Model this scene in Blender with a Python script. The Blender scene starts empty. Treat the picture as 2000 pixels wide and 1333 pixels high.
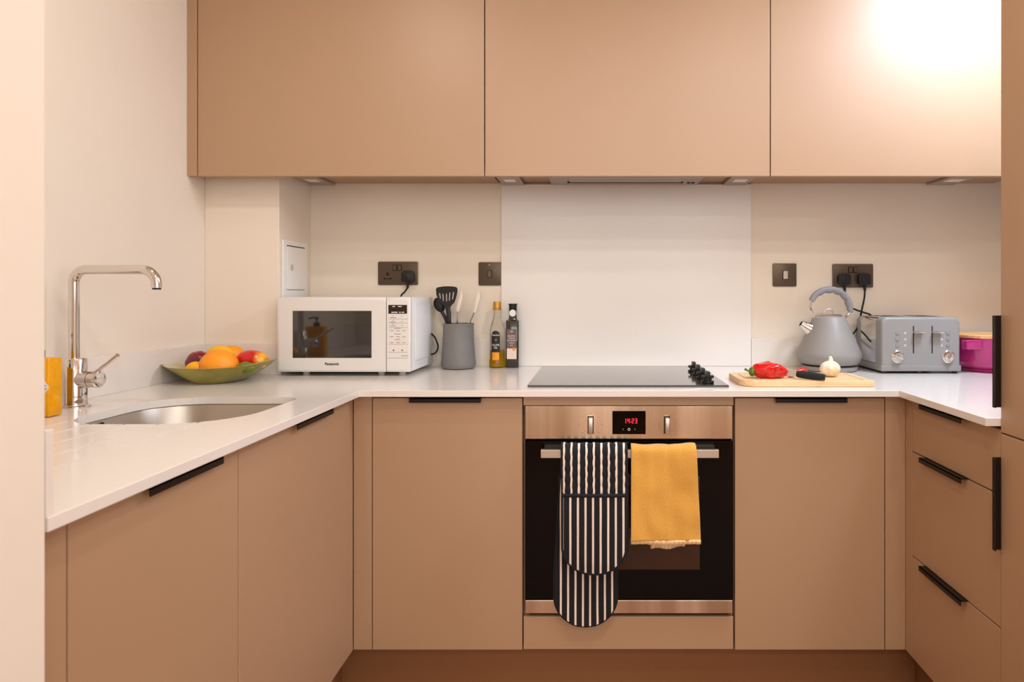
import bpy, bmesh, math, random
from mathutils import Vector, Matrix, noise
PI = math.pi
sc = bpy.context.scene
col = sc.collection

# ------------------------------------------------------------------ camera, world, light, exposure
F = 1290.0                      # focal length in pixels of the 2000 px frame
CZ = 1.1617                     # eye height
VX, VY = 1163.0, 575.0          # vanishing point of the depth lines
cd = bpy.data.cameras.new('camera'); cam = bpy.data.objects.new('camera', cd); col.objects.link(cam)
cam.location = (0, 0, CZ); cam.rotation_euler = (PI / 2, 0, 0)
cd.sensor_width = 36; cd.lens = F / 2000 * 36
cd.shift_x = -(VX - 1000) / 2000; cd.shift_y = -(666.5 - VY) / 2000
cd.clip_start = 0.05
cd.dof.use_dof = True; cd.dof.focus_distance = 2.1; cd.dof.aperture_fstop = 5.6
sc.camera = cam
sc.view_settings.view_transform = 'Standard'; sc.view_settings.look = 'None'
sc.view_settings.exposure = 0.14; sc.view_settings.gamma = 1.0
sc.view_settings.use_curve_mapping = False
w = bpy.data.worlds.new('world'); sc.world = w; w.use_nodes = True
w.node_tree.nodes['Background'].inputs[0].default_value = (1, .93, .85, 1)
w.node_tree.nodes['Background'].inputs[1].default_value = 0.6

def area(name, loc, rot, sx, sy, power, color, shape='RECTANGLE', spread=PI):
    d = bpy.data.lights.new(name, 'AREA'); d.shape = shape; d.size = sx; d.size_y = sy
    d.energy = power; d.color = color; d.spread = spread
    o = bpy.data.objects.new(name, d); o.location = loc; o.rotation_euler = rot; col.objects.link(o); return o
WARM = (1.0, .95, .87)
area('front_fill_light', (0.5, -2.9, 1.68), (PI / 2, 0, 0), 3.4, 1.4, 43, (1, .99, .96))  # soft fill added behind the camera, in an invented window opening
area('side_fill_light', (2.55, -1.3, 1.55), (0, PI / 2, 0), 1.2, 2.2, 31, (.93, .97, 1.04))  # fill added from the right to brighten the left base doors
DOWN = [(-.70, 1.2, 4.6), (.05, .55, 5.5), (.60, .85, 6.5), (-.9, -1.0, 10), (.9, -1.0, 10)]
for i, (x, y, p) in enumerate(DOWN):
    area('downlight_lamp', (x, y, 2.385), (0, 0, 0), .09, .09, p, WARM, 'DISK')
area('downlight_lamp', (1.36, 1.60, 2.385), (0, 0, 0), .30, .30, 21, (.74, .95, 1.26), 'DISK')

# ------------------------------------------------------------------ materials
def lin(c):
    return tuple(((v / 255) / 12.92 if v / 255 <= .04045 else ((v / 255 + .055) / 1.055) ** 2.4) for v in c) + (1,)
def mat(name, rgb, rough=.5, metal=0, bump=0, bscale=200, trans=0, ior=1.45, emis=None, estr=0, coat=0, var=0, vscale=3, spec=.5, sheen=0, aniso=0, stretch=None, rgb2=None):
    m = bpy.data.materials.new(name); m.use_nodes = True
    nt = m.node_tree; b = nt.nodes['Principled BSDF']
    b.inputs['Base Color'].default_value = lin(rgb); b.inputs['Roughness'].default_value = rough
    b.inputs['Metallic'].default_value = metal; b.inputs['Transmission Weight'].default_value = trans
    b.inputs['IOR'].default_value = ior; b.inputs['Specular IOR Level'].default_value = spec
    b.inputs['Coat Weight'].default_value = coat; b.inputs['Sheen Weight'].default_value = sheen
    b.inputs['Anisotropic'].default_value = aniso
    if emis: b.inputs['Emission Color'].default_value = lin(emis); b.inputs['Emission Strength'].default_value = estr
    tc = nt.nodes.new('ShaderNodeTexCoord')
    src = tc.outputs['Object']
    if stretch:
        mp = nt.nodes.new('ShaderNodeMapping'); mp.inputs['Scale'].default_value = stretch
        nt.links.new(src, mp.inputs['Vector']); src = mp.outputs['Vector']
    if bump:
        n = nt.nodes.new('ShaderNodeTexNoise'); n.inputs['Scale'].default_value = bscale; n.inputs['Detail'].default_value = 3
        bp = nt.nodes.new('ShaderNodeBump'); bp.inputs['Strength'].default_value = bump; bp.inputs['Distance'].default_value = .001
        nt.links.new(src, n.inputs['Vector']); nt.links.new(n.outputs['Fac'], bp.inputs['Height']); nt.links.new(bp.outputs['Normal'], b.inputs['Normal'])
    if var or rgb2:
        n = nt.nodes.new('ShaderNodeTexNoise'); n.inputs['Scale'].default_value = vscale; n.inputs['Detail'].default_value = 4
        r = nt.nodes.new('ShaderNodeMix'); r.data_type = 'RGBA'
        c1 = lin(rgb); c2 = lin(rgb2) if rgb2 else tuple(max(0, v * (1 - var)) for v in c1[:3]) + (1,)
        r.inputs[6].default_value = c1; r.inputs[7].default_value = c2
        mr = nt.nodes.new('ShaderNodeMapRange'); mr.inputs[1].default_value = .35; mr.inputs[2].default_value = .65
        nt.links.new(src, n.inputs['Vector']); nt.links.new(n.outputs['Fac'], mr.inputs[0])
        nt.links.new(mr.outputs[0], r.inputs[0]); nt.links.new(r.outputs[2], b.inputs['Base Color'])
    return m
def nodes(m): return m.node_tree, m.node_tree.nodes['Principled BSDF']

M = {}
M['wall'] = mat('wall_paint', (236, 223, 207), .75, bump=.15, bscale=120, var=.02)
M['ceiling'] = mat('ceiling_paint', (240, 236, 230), .8, bump=.1)
M['floor'] = mat('floor_wood', (158, 96, 52), .4, bump=.2, stretch=(1, 12, 1), rgb2=(134, 78, 40), vscale=6)
M['door'] = mat('satin_taupe_lacquer', (177, 141, 108), .44, bump=.03, bscale=500, spec=1.0, var=.012, vscale=2)
M['carcass'] = mat('taupe_carcass', (170, 138, 110), .5, var=.02)
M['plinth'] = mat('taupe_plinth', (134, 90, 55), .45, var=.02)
M['quartz'] = mat('white_quartz', (232, 223, 214), .16, bump=.02, bscale=300, var=.015, vscale=60, spec=.5)
M['splash'] = mat('white_splashback', (236, 230, 224), .3, var=.01)
M['black'] = mat('black_aluminium', (34, 23, 18), .42, metal=.4, bump=.04)
M['bplastic'] = mat('black_plastic', (18, 17, 17), .38, bump=.1, bscale=300)
M['rubber'] = mat('black_rubber', (22, 22, 22), .7, bump=.1)
M['chrome'] = mat('chrome', (225, 220, 215), .06, metal=1, var=.02)
M['steel'] = mat('brushed_steel', (242, 228, 206), .25, metal=1, bump=.25, bscale=30, stretch=(9, 1, .3), rgb2=(196, 176, 150), vscale=1.4)
M['steelbar'] = mat('steel_bar', (205, 196, 184), .35, metal=1, bump=.1, bscale=60, stretch=(1, 40, 40))
M['sink'] = mat('sink_steel', (190, 182, 172), .28, metal=1, bump=.15, bscale=80, stretch=(1, 30, 1))
M['bronze'] = mat('black_nickel', (98, 84, 72), .38, metal=.75, bump=.12, bscale=60, stretch=(1, 1, 20))
M['white'] = mat('white_enamel', (236, 234, 232), .3, var=.01)
M['mwface'] = mat('white_plastic', (226, 220, 214), .35, var=.01)
M['mwglass'] = mat('microwave_glass', (30, 27, 25), .05, coat=1, var=.05, spec=1.0)
M['display'] = mat('dark_display', (44, 30, 24), .2, var=.05)
M['print'] = mat('grey_print', (146, 128, 118), .6, var=.05)
M['printb'] = mat('black_print', (30, 26, 24), .6, var=.05)
M['printw'] = mat('white_print', (235, 232, 228), .6, var=.03)
M['printr'] = mat('red_print', (190, 70, 60), .6, var=.03)
M['pvc'] = mat('white_pvc', (240, 236, 232), .4, var=.01)
M['ovenglass'] = mat('black_oven_glass', (6, 3, 2), .04, var=.1, spec=.22)
M['oveninner'] = mat('brown_inner_pane', (64, 38, 18), .08, var=.2, vscale=8)
M['hobglass'] = mat('hob_glass', (58, 48, 42), .12, var=.08, coat=.35, spec=.7)
M['red_led'] = mat('red_led', (255, 40, 50), .5, emis=(255, 30, 45), estr=3.5, var=.01)
M['kettle'] = mat('grey_enamel', (146, 140, 134), .42, bump=.03, var=.015)
M['grip'] = mat('grey_grip', (138, 136, 140), .45, bump=.05, var=.02)
M['toaster'] = mat('grey_gloss', (150, 146, 143), .3, var=.015)
M['potgrey'] = mat('grey_stoneware', (122, 118, 114), .5, bump=.1, bscale=400, var=.06, vscale=40)
M['gold'] = mat('gold_cap', (205, 150, 62), .35, metal=.6, var=.1, vscale=60)
M['glass'] = mat('clear_glass', (250, 250, 246), .02, trans=1, ior=1.3, var=.01)
M['oil'] = mat('olive_oil', (240, 200, 36), .05, trans=.8, ior=1.2, var=.08, vscale=30)
M['dglass'] = mat('dark_green_glass', (34, 32, 14), .05, coat=1, var=.3, vscale=20)
M['paperb'] = mat('black_label', (28, 24, 24), .5, var=.1)
M['papero'] = mat('orange_label', (240, 166, 30), .5, rgb2=(230, 130, 20), vscale=80)
M['paperp'] = mat('pink_label', (232, 206, 192), .5, var=.04)
M['paperm'] = mat('mauve_label', (110, 88, 84), .5, var=.06)
M['soap'] = mat('amber_soap', (255, 176, 12), .1, emis=None, var=.15, vscale=40, trans=.15, ior=1.33)
M['tonghandle'] = mat('cream_handle', (228, 214, 200), .3, var=.05)
M['pink'] = mat('magenta_enamel', (190, 40, 120), .22, var=.04, coat=.6)
M['lidwood'] = mat('bamboo_lid', (238, 190, 130), .5, rgb2=(222, 168, 106), vscale=8, stretch=(1, 12, 1))
M['board'] = mat('bamboo_board', (238, 202, 156), .5, rgb2=(226, 182, 130), vscale=5, stretch=(1, 26, 26), bump=.1, bscale=60)
M['bowl_out'] = mat('olive_lacquer', (168, 156, 72), .3, rgb2=(132, 122, 44), vscale=9, coat=.3)
M['bowl_in'] = mat('pale_lacquer', (206, 200, 160), .3, rgb2=(214, 176, 110), vscale=6, coat=.3)
M['orange'] = mat('orange_peel', (255, 148, 14), .42, bump=.5, bscale=260, rgb2=(255, 164, 34), vscale=12)
M['yellow'] = mat('yellow_peel', (255, 196, 10), .4, bump=.4, bscale=240, rgb2=(250, 178, 20), vscale=14)
M['lime'] = mat('lime_peel', (120, 132, 22), .4, bump=.4, bscale=240, rgb2=(96, 110, 16), vscale=20)
M['plum'] = mat('dark_red_skin', (150, 16, 26), .25, rgb2=(96, 20, 34), vscale=14, coat=.4)
M['nect'] = mat('nectarine_skin', (222, 30, 18), .25, rgb2=(196, 16, 14), vscale=16, coat=.4)
M['stem'] = mat('green_stem', (96, 128, 34), .5, rgb2=(60, 84, 30), vscale=60)
M['pepper'] = mat('red_pepper_skin', (226, 22, 18), .18, rgb2=(196, 12, 14), vscale=40, coat=.7)
M['garlic'] = mat('garlic_skin', (246, 238, 224), .5, rgb2=(236, 210, 170), vscale=16, bump=.3, bscale=60, stretch=(1, 1, .25))
M['blade'] = mat('knife_steel', (210, 205, 200), .2, metal=1, var=.05, vscale=40)
M['binding'] = mat('navy_binding', (11, 11, 17), .85, bump=.3, bscale=600, sheen=.05, var=.1)
M['hood'] = mat('hood_metal', (168, 156, 144), .35, metal=.6, bump=.1, bscale=80, stretch=(1, 30, 1))
M['lens'] = mat('light_lens', (236, 226, 210), .4, var=.02)
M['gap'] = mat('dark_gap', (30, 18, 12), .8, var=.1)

# nectarine: a yellow patch of its own near the stem end
nt, b = nodes(M['nect'])
tc = nt.nodes.new('ShaderNodeTexCoord'); sp = nt.nodes.new('ShaderNodeSeparateXYZ'); nt.links.new(tc.outputs['Object'], sp.inputs[0])
mr = nt.nodes.new('ShaderNodeMapRange'); mr.inputs[1].default_value = .014; mr.inputs[2].default_value = .034; nt.links.new(sp.outputs[0], mr.inputs[0])
mx = nt.nodes.new('ShaderNodeMix'); mx.data_type = 'RGBA'; mx.inputs[7].default_value = lin((250, 178, 50))
old = b.inputs['Base Color'].links[0].from_socket
nt.links.new(mr.outputs[0], mx.inputs[0]); nt.links.new(old, mx.inputs[6]); nt.links.new(mx.outputs[2], b.inputs['Base Color'])

def stripes(name, off):
    m = mat(name, (22, 19, 22), .9, bump=.4, bscale=700, sheen=.05)
    nt, b = nodes(m)
    tc = nt.nodes.new('ShaderNodeTexCoord'); sp = nt.nodes.new('ShaderNodeSeparateXYZ'); nt.links.new(tc.outputs['UV'], sp.inputs[0])
    ml = nt.nodes.new('ShaderNodeMath'); ml.operation = 'MULTIPLY_ADD'; ml.inputs[1].default_value = 1 / .0205; ml.inputs[2].default_value = off
    fr = nt.nodes.new('ShaderNodeMath'); fr.operation = 'FRACT'; lt = nt.nodes.new('ShaderNodeMath'); lt.operation = 'LESS_THAN'; lt.inputs[1].default_value = .27
    mx = nt.nodes.new('ShaderNodeMix'); mx.data_type = 'RGBA'; mx.inputs[6].default_value = lin((22, 19, 22)); mx.inputs[7].default_value = lin((236, 218, 204))
    nt.links.new(sp.outputs[0], ml.inputs[0]); nt.links.new(ml.outputs[0], fr.inputs[0]); nt.links.new(fr.outputs[0], lt.inputs[0])
    nt.links.new(lt.outputs[0], mx.inputs[0]); nt.links.new(mx.outputs[2], b.inputs['Base Color'])
    return m
M['stripeA'] = stripes('striped_cotton', .15)
M['stripeB'] = stripes('striped_cotton_pocket', .45)
def weave(name, c1, c2, scale=420):
    m = mat(name, c1, .9, sheen=.4)
    nt, b = nodes(m)
    tc = nt.nodes.new('ShaderNodeTexCoord')
    mp = nt.nodes.new('ShaderNodeMapping'); mp.inputs['Rotation'].default_value = (0, 0, .78)
    nt.links.new(tc.outputs['UV'], mp.inputs[0])
    v = nt.nodes.new('ShaderNodeTexChecker'); v.inputs['Scale'].default_value = scale
    nz = nt.nodes.new('ShaderNodeTexNoise'); nz.inputs['Scale'].default_value = 300
    nt.links.new(mp.outputs[0], v.inputs[0]); nt.links.new(tc.outputs['UV'], nz.inputs['Vector'])
    ad = nt.nodes.new('ShaderNodeMath'); ad.operation = 'MULTIPLY_ADD'; ad.inputs[1].default_value = .5
    nt.links.new(v.outputs[1], ad.inputs[0]); nt.links.new(nz.outputs[0], ad.inputs[2])
    mr = nt.nodes.new('ShaderNodeMapRange'); mr.inputs[1].default_value = .3; mr.inputs[2].default_value = 1.2; nt.links.new(ad.outputs[0], mr.inputs[0])
    mx = nt.nodes.new('ShaderNodeMix'); mx.data_type = 'RGBA'; mx.inputs[6].default_value = lin(c1); mx.inputs[7].default_value = lin(c2)
    nt.links.new(mr.outputs[0], mx.inputs[0]); nt.links.new(mx.outputs[2], b.inputs['Base Color'])
    bp = nt.nodes.new('ShaderNodeBump'); bp.inputs['Strength'].default_value = .6; bp.inputs['Distance'].default_value = .001
    nt.links.new(ad.outputs[0], bp.inputs['Height']); nt.links.new(bp.outputs[0], b.inputs['Normal'])
    return m
M['towel'] = weave('mustard_weave', (205, 141, 40), (238, 182, 86))
M['hem'] = weave('cream_hem', (222, 176, 112), (246, 214, 164), 120)

# ------------------------------------------------------------------ helpers
def px(x, y, D): return Vector(((x - VX) * D / F, D, CZ - (y - VY) * D / F))
def X(p, D): return (p - VX) * D / F
def Z(p, D): return CZ - (p - VY) * D / F

def link(o, parent=None):
    col.objects.link(o)
    if parent: o.parent = parent
    return o
def tag(o, label=None, cat=None, group=None, kind=None):
    if label: o['label'] = label
    if cat: o['category'] = cat
    if group: o['group'] = group
    if kind: o['kind'] = kind
    return o
def thing(name, loc, label, cat, group=None):
    o = bpy.data.objects.new(name, None); o.location = loc; o.empty_display_size = .05
    link(o); tag(o, label, cat, group); o['_o'] = list(loc); return o
def origin(o):
    v = Vector((0, 0, 0))
    while o is not None:
        v = v + Vector(o.location); o = o.parent
    return v
def finish(bm, name, m, parent=None, smooth=False, label=None, mods=None, origin_at=None):
    """bm is in world coordinates"""
    bmesh.ops.recalc_face_normals(bm, faces=bm.faces)
    off = origin(parent) if parent else Vector((0, 0, 0))
    loc = Vector((0, 0, 0))
    if origin_at is not None: loc = Vector(origin_at) - off
    bmesh.ops.translate(bm, verts=bm.verts, vec=-(off + loc))
    me = bpy.data.meshes.new(name); bm.to_mesh(me); bm.free()
    if smooth:
        for p in me.polygons: p.use_smooth = True
        if smooth != 'all':
            try: me.set_sharp_from_angle(angle=math.radians(38))
            except Exception: pass
    me.materials.append(m)
    o = bpy.data.objects.new(name, me); o.location = loc; link(o, parent)
    if label: o['label'] = label
    return o
def B(): return bmesh.new()
def box(bm, x0, x1, y0, y1, z0, z1, bev=0, seg=2):
    t = bmesh.new()
    bmesh.ops.create_cube(t, size=1)
    for v in t.verts:
        v.co = Vector(((x0 + x1) / 2 + v.co.x * (x1 - x0), (y0 + y1) / 2 + v.co.y * (y1 - y0), (z0 + z1) / 2 + v.co.z * (z1 - z0)))
    if bev: bmesh.ops.bevel(t, geom=t.edges[:], offset=bev, segments=seg, affect='EDGES', profile=.5)
    merge(bm, t); return bm
def merge(bm, t, mx=None):
    if mx is not None: t.transform(mx)
    me = bpy.data.meshes.new('t'); t.to_mesh(me); t.free(); bm.from_mesh(me); bpy.data.meshes.remove(me)
def bx(*a, **k): return box(B(), *a, **k)
def prism(bm, pts, axis, a, b, bev=0, seg=2, bevel_all=False):
    """polygon pts in the plane across axis, extruded a..b. axis y: pts=(x,z); z: (x,y); x: (y,z)"""
    t = bmesh.new()
    def P(p, h):
        return {'y': (p[0], h, p[1]), 'z': (p[0], p[1], h), 'x': (h, p[0], p[1])}[axis]
    f1 = t.faces.new([t.verts.new(P(p, a)) for p in pts]); f2 = t.faces.new([t.verts.new(P(p, b)) for p in pts][::-1])
    n = len(pts); v1 = list(f1.verts); v2 = list(f2.verts)[::-1]
    for i in range(n): t.faces.new([v1[i], v1[(i + 1) % n], v2[(i + 1) % n], v2[i]])
    bmesh.ops.recalc_face_normals(t, faces=t.faces)
    if bev:
        es = [e for e in t.edges if len(e.link_faces) == 2 and e.calc_face_angle(0) > .6]
        if not bevel_all: es = [e for e in es if (f1 in e.link_faces or f2 in e.link_faces)]
        bmesh.ops.bevel(t, geom=es, offset=bev, segments=seg, affect='EDGES', profile=.5)
    merge(bm, t); return bm
def rrect(x0, x1, y0, y1, r, n=6):
    """rounded rectangle; r one radius or four (x0y0, x1y0, x1y1, x0y1)"""
    if not isinstance(r, (tuple, list)): r = (r,) * 4
    out = []
    for (cx, cy, rr, a0) in ((x0 + r[0], y0 + r[0], r[0], PI), (x1 - r[1], y0 + r[1], r[1], 1.5 * PI), (x1 - r[2], y1 - r[2], r[2], 0), (x0 + r[3], y1 - r[3], r[3], .5 * PI)):
        for i in range(n + 1):
            a = a0 + i / n * PI / 2; out.append((cx + rr * math.cos(a), cy + rr * math.sin(a)))
    return out
def lathe(bm, prof, c, seg=32, axis='z', cap=True, sx=1, sy=1):
    """prof list of (r, h)"""
    t = bmesh.new(); rings = []
    for r, h in prof:
        rings.append([t.verts.new((r * sx * math.cos(2 * PI * i / seg), r * sy * math.sin(2 * PI * i / seg), h)) for i in range(seg)])
    for a, b_ in zip(rings, rings[1:]):
        for i in range(seg): t.faces.new([a[i], a[(i + 1) % seg], b_[(i + 1) % seg], b_[i]])
    if cap:
        t.faces.new(rings[0][::-1]); t.faces.new(rings[-1])
    if axis == 'y': t.transform(Matrix.Rotation(PI / 2, 4, 'X'))       # +h -> -y
    if axis == 'x': t.transform(Matrix.Rotation(PI / 2, 4, 'Y'))       # +h -> +x
    t.transform(Matrix.Translation(Vector(c))); bmesh.ops.recalc_face_normals(t, faces=t.faces)
    merge(bm, t); return bm
def tube(bm, pts, r, seg=10, cap=True, flat=None, closed=False):
    """sweep; r is a number or list; flat=(a, b) scales in the frame axes"""
    pts = [Vector(p) for p in pts]; n = len(pts); t = bmesh.new(); rings = []
    up = None
    for i, p in enumerate(pts):
        if closed: d = (pts[(i + 1) % n] - pts[i - 1]).normalized()
        else: d = (pts[min(i + 1, n - 1)] - pts[max(i - 1, 0)]).normalized()
        if up is None:
            up = Vector((0, 1, 0)) if abs(d.y) < .9 else Vector((0, 0, 1))
        a = (up - d * up.dot(d)).normalized(); b_ = d.cross(a); up = a
        rr = r[i] if isinstance(r, (list, tuple)) else r
        fa, fb = flat or (1, 1)
        rings.append([t.verts.new(p + (a * fa * math.cos(2 * PI * k / seg) + b_ * fb * math.sin(2 * PI * k / seg)) * rr) for k in range(seg)])
    for i in range(n if closed else n - 1):
        a, b_ = rings[i], rings[(i + 1) % n]
        for k in range(seg): t.faces.new([a[k], a[(k + 1) % seg], b_[(k + 1) % seg], b_[k]])
    if cap and not closed: t.faces.new(rings[0][::-1]); t.faces.new(rings[-1])
    bmesh.ops.recalc_face_normals(t, faces=t.faces)
    merge(bm, t); return bm
def smooth_path(pts, n=8):
    """Catmull-Rom"""
    P = [Vector(p) for p in pts]; P = [P[0] * 2 - P[1]] + P + [P[-1] * 2 - P[-2]]; out = []
    for i in range(1, len(P) - 2):
        for k in range(n):
            t = k / n; a, b_, c, d = P[i - 1], P[i], P[i + 1], P[i + 2]
            out.append(.5 * ((2 * b_) + (c - a) * t + (2 * a - 5 * b_ + 4 * c - d) * t * t + (-a + 3 * b_ - 3 * c + d) * t ** 3))
    out.append(P[-2]); return out
def ball(bm, c, rx, ry, rz, seg=28, rings=18, fn=None, rot=None):
    t = bmesh.new(); bmesh.ops.create_uvsphere(t, u_segments=seg, v_segments=rings, radius=1)
    for v in t.verts:
        p = v.co.copy()
        if fn: p = fn(p)
        v.co = Vector((p.x * rx, p.y * ry, p.z * rz))
    if rot: t.transform(rot)
    t.transform(Matrix.Translation(Vector(c))); merge(bm, t); return bm
def cyl(bm, c, r, h, axis='z', seg=24, bev=0):
    """starts at c, extends h along axis (y: towards the camera)"""
    if bev: return lathe(bm, [(r - bev, 0), (r, bev), (r, h - bev), (r - bev, h)], c, seg, axis)
    return lathe(bm, [(r, 0), (r, h)], c, seg, axis)
def text(bm, s, c, size, thick=.0003, align='CENTER', bend=0, face='y', sx=1.0, bold=0):
    """flat lettering facing the camera, centred on c; bend = radius of the bottle it is wrapped on"""
    cu = bpy.data.curves.new('t', 'FONT'); cu.body = s; cu.size = size; cu.align_x = align; cu.align_y = 'CENTER'; cu.extrude = thick / 2; cu.resolution_u = 3; cu.offset = bold
    o = bpy.data.objects.new('t', cu); col.objects.link(o)
    dg = bpy.context.evaluated_depsgraph_get(); me = bpy.data.meshes.new_from_object(o.evaluated_get(dg))
    t = bmesh.new(); t.from_mesh(me); bpy.data.objects.remove(o); bpy.data.curves.remove(cu); bpy.data.meshes.remove(me)
    for v in t.verts:
        x, y, z = v.co; x *= sx
        if bend:
            a = x / bend; rr = bend + z
            v.co = Vector((rr * math.sin(a), bend - rr * math.cos(a), y))
        else: v.co = Vector((x, -z, y))
    t.transform(Matrix.Translation(Vector(c))); merge(bm, t); return bm
def patch(bm, x0, x1, z0, z1, cx, cy, r, off=.0004, n=10, arch=False, thick=.0003):
    """label on a cylinder of radius r about (cx, cy), facing -y; x relative to cx"""
    t = bmesh.new(); g = []
    for j in range(9):
        row = []
        for i in range(n + 1):
            x = x0 + (x1 - x0) * i / n; a = x / r; zt = z1
            if arch:
                h = (x1 - x0) / 2; u = (x - (x0 + x1) / 2) / h; zt = z1 - h * (1 - math.sqrt(max(0, 1 - u * u)))
            z = z0 + (zt - z0) * j / 8
            row.append(t.verts.new((cx + (r + off) * math.sin(a), cy - (r + off) * math.cos(a), z)))
        g.append(row)
    for j in range(8):
        for i in range(n): t.faces.new([g[j][i], g[j][i + 1], g[j + 1][i + 1], g[j + 1][i]])
    merge(bm, t); return bm
def boolean(o, cutters, op='DIFFERENCE'):
    for c in cutters:
        m = o.modifiers.new('b', 'BOOLEAN'); m.operation = op; m.object = c; m.solver = 'EXACT'
    dg = bpy.context.evaluated_depsgraph_get(); me = bpy.data.meshes.new_from_object(o.evaluated_get(dg))
    o.modifiers.clear(); oldm = o.data; o.data = me; bpy.data.meshes.remove(oldm)
    for c in cutters: bpy.data.objects.remove(c)
def rot_about(bm, c, ang, ax):
    bm.transform(Matrix.Translation(Vector(c)) @ Matrix.Rotation(ang, 4, ax) @ Matrix.Translation(-Vector(c))); return bm

# ------------------------------------------------------------------ measures (metres)
LW = -1.3176           # left wall
RW = 1.52              # right wall
BW = 2.476             # back wall
COLX, COLY = -1.067, 2.228   # boxed column
FD = 1.8777            # back run door face
FL, FR = -.6885, .8815       # left / right run door faces
WT, WB = .8925, .8745  # worktop top / underside
NIB = .791
def structure(name, bm, m): return tag(finish(bm, name, m), kind='structure')

# ------------------------------------------------------------------ room shell
structure('floor', bx(-2.7, 2.7, -3.1, 2.6, -.05, 0), M['floor'])
structure('ceiling', bx(-2.7, 2.7, -3.1, 2.6, 2.4, 2.45), M['ceiling'])
structure('wall_back', bx(-2.7, 2.7, BW, BW + .12, 0, 2.4), M['wall'])
structure('wall_left', bx(LW - .12, LW, NIB, BW, 0, 2.4), M['wall'])
structure('wall_left_near', bx(LW - .12, -.6586, .25, NIB, 0, 2.4, bev=.002), M['wall'])
structure('wall_column', bx(LW, COLX, COLY, BW, 0, 2.4, bev=.002), M['wall'])
structure('wall_right', bx(RW, RW + .12, .25, BW, 0, 2.4), M['wall'])
structure('wall_left_far', bx(-2.7, -2.6, -3.0, .25, 0, 2.4), M['wall'])
structure('wall_left_return', bx(-2.7, LW - .12, .25, .35, 0, 2.4), M['wall'])
wr_ = B(); box(wr_, 2.6, 2.7, -3.0, .25, 0, .95); box(wr_, 2.6, 2.7, -3.0, .25, 2.15, 2.4); box(wr_, 2.6, 2.7, -3.0, -2.4, .95, 2.15); box(wr_, 2.6, 2.7, -.2, .25, .95, 2.15)
structure('wall_right_far', wr_, M['wall'])
wi = B()
for y in (-2.37, -1.3, -.23): box(wi, 2.62, 2.68, y - .03, y + .03, .95, 2.15)
for z in (.98, 2.12): box(wi, 2.62, 2.68, -2.4, -.2, z - .03, z + .03)
structure('added_window_2', wi, M['pvc'])  # unseen frame, added to go with the side fill
structure('wall_right_return', bx(RW + .12, 2.7, .25, .35, 0, 2.4), M['wall'])
wf = B(); box(wf, -2.6, 2.6, -3.1, -3.0, 0, .9); box(wf, -2.6, -1.35, -3.1, -3.0, .9, 2.4); box(wf, 2.35, 2.6, -3.1, -3.0, .9, 2.4)
structure('wall_front', wf, M['wall'])
wi = B()
for x in (-1.32, -.1, 1.1, 2.32): box(wi, x - .03, x + .03, -3.06, -3.0, .9, 2.4)
for z in (.93, 2.37): box(wi, -1.35, 2.35, -3.06, -3.0, z - .03, z + .03)
structure('added_window_1', wi, M['pvc'])  # unseen window, put in as the opening for the front fill
for i, (x, y, p) in enumerate(DOWN + [(1.36, 1.60, 0)]):
    t = lathe(B(), [(.048, 0), (.06, 0), (.062, .006), (.048, .006)], (x, y, 2.394), 24, cap=False)
    structure('trim_%d' % (i + 1), t, M['white'])

# ------------------------------------------------------------------ worktop
bm = prism(B(), [(LW + .001, .795), (-.6586, .795), (-.6586, 1.8429), (.847, 1.8429), (.847, 1.4345), (RW - .001, 1.4345), (RW - .001, BW - .001), (COLX + .001, BW - .001), (COLX + .001, COLY - .001), (LW + .001, COLY - .001)][::1], 'z', WB, WT, bev=.0012)
worktop = finish(bm, 'worktop', M['quartz'])
SK = (-1.132, -.765, 1.367, 1.728)       # sink opening x0 x1 y0 y1
SR = (.10, .15, .05, .13)
cuts = []
c = finish(prism(B(), rrect(SK[0], SK[1], SK[2], SK[3], SR, 12), 'z', WB - .02, WT + .02), 'cut', M['quartz']); cuts.append(c)
for gx in (-.835, -.905, -.975, -1.045, -1.115):
    g = B(); prism(g, rrect(gx - .0035, gx + .0035, .86, SK[2] + (.03 if gx < -.8 else .1), .0034, 4), 'z', WT - .003, WT + .01)
    cuts.append(finish(g, 'cut', M['quartz']))
boolean(worktop, cuts)
tag(worktop, 'white quartz worktop running round the kitchen on three sides', 'worktop')
UZ = .997; UT = .012
for (x0, x1, y0, y1) in ((COLX + .001, -.3525, BW - UT, BW - .001), (.5817, RW - .001, BW - UT, BW - .001), (COLX + .001, COLX + UT, COLY - UT, BW - UT - .0005),
                         (LW + .001, COLX, COLY - UT, COLY - .001), (LW + .001, LW + UT, .815, COLY - UT - .0005), (LW + .001, -.662, .7955, .8075), (RW - UT, RW - .001, 1.4345, BW - UT - .0005)):
    finish(bx(x0, x1, y0, y1, WT, UZ, bev=.001), 'upstand', M['quartz'], worktop)

sp_ = finish(bx(-.3515, .5807, BW - .012, BW - .001, WT + .0005, 1.572, bev=.0008), 'splashback', M['splash'])
tag(sp_, 'smooth white splashback panel behind the hob', 'splashback')

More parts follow.
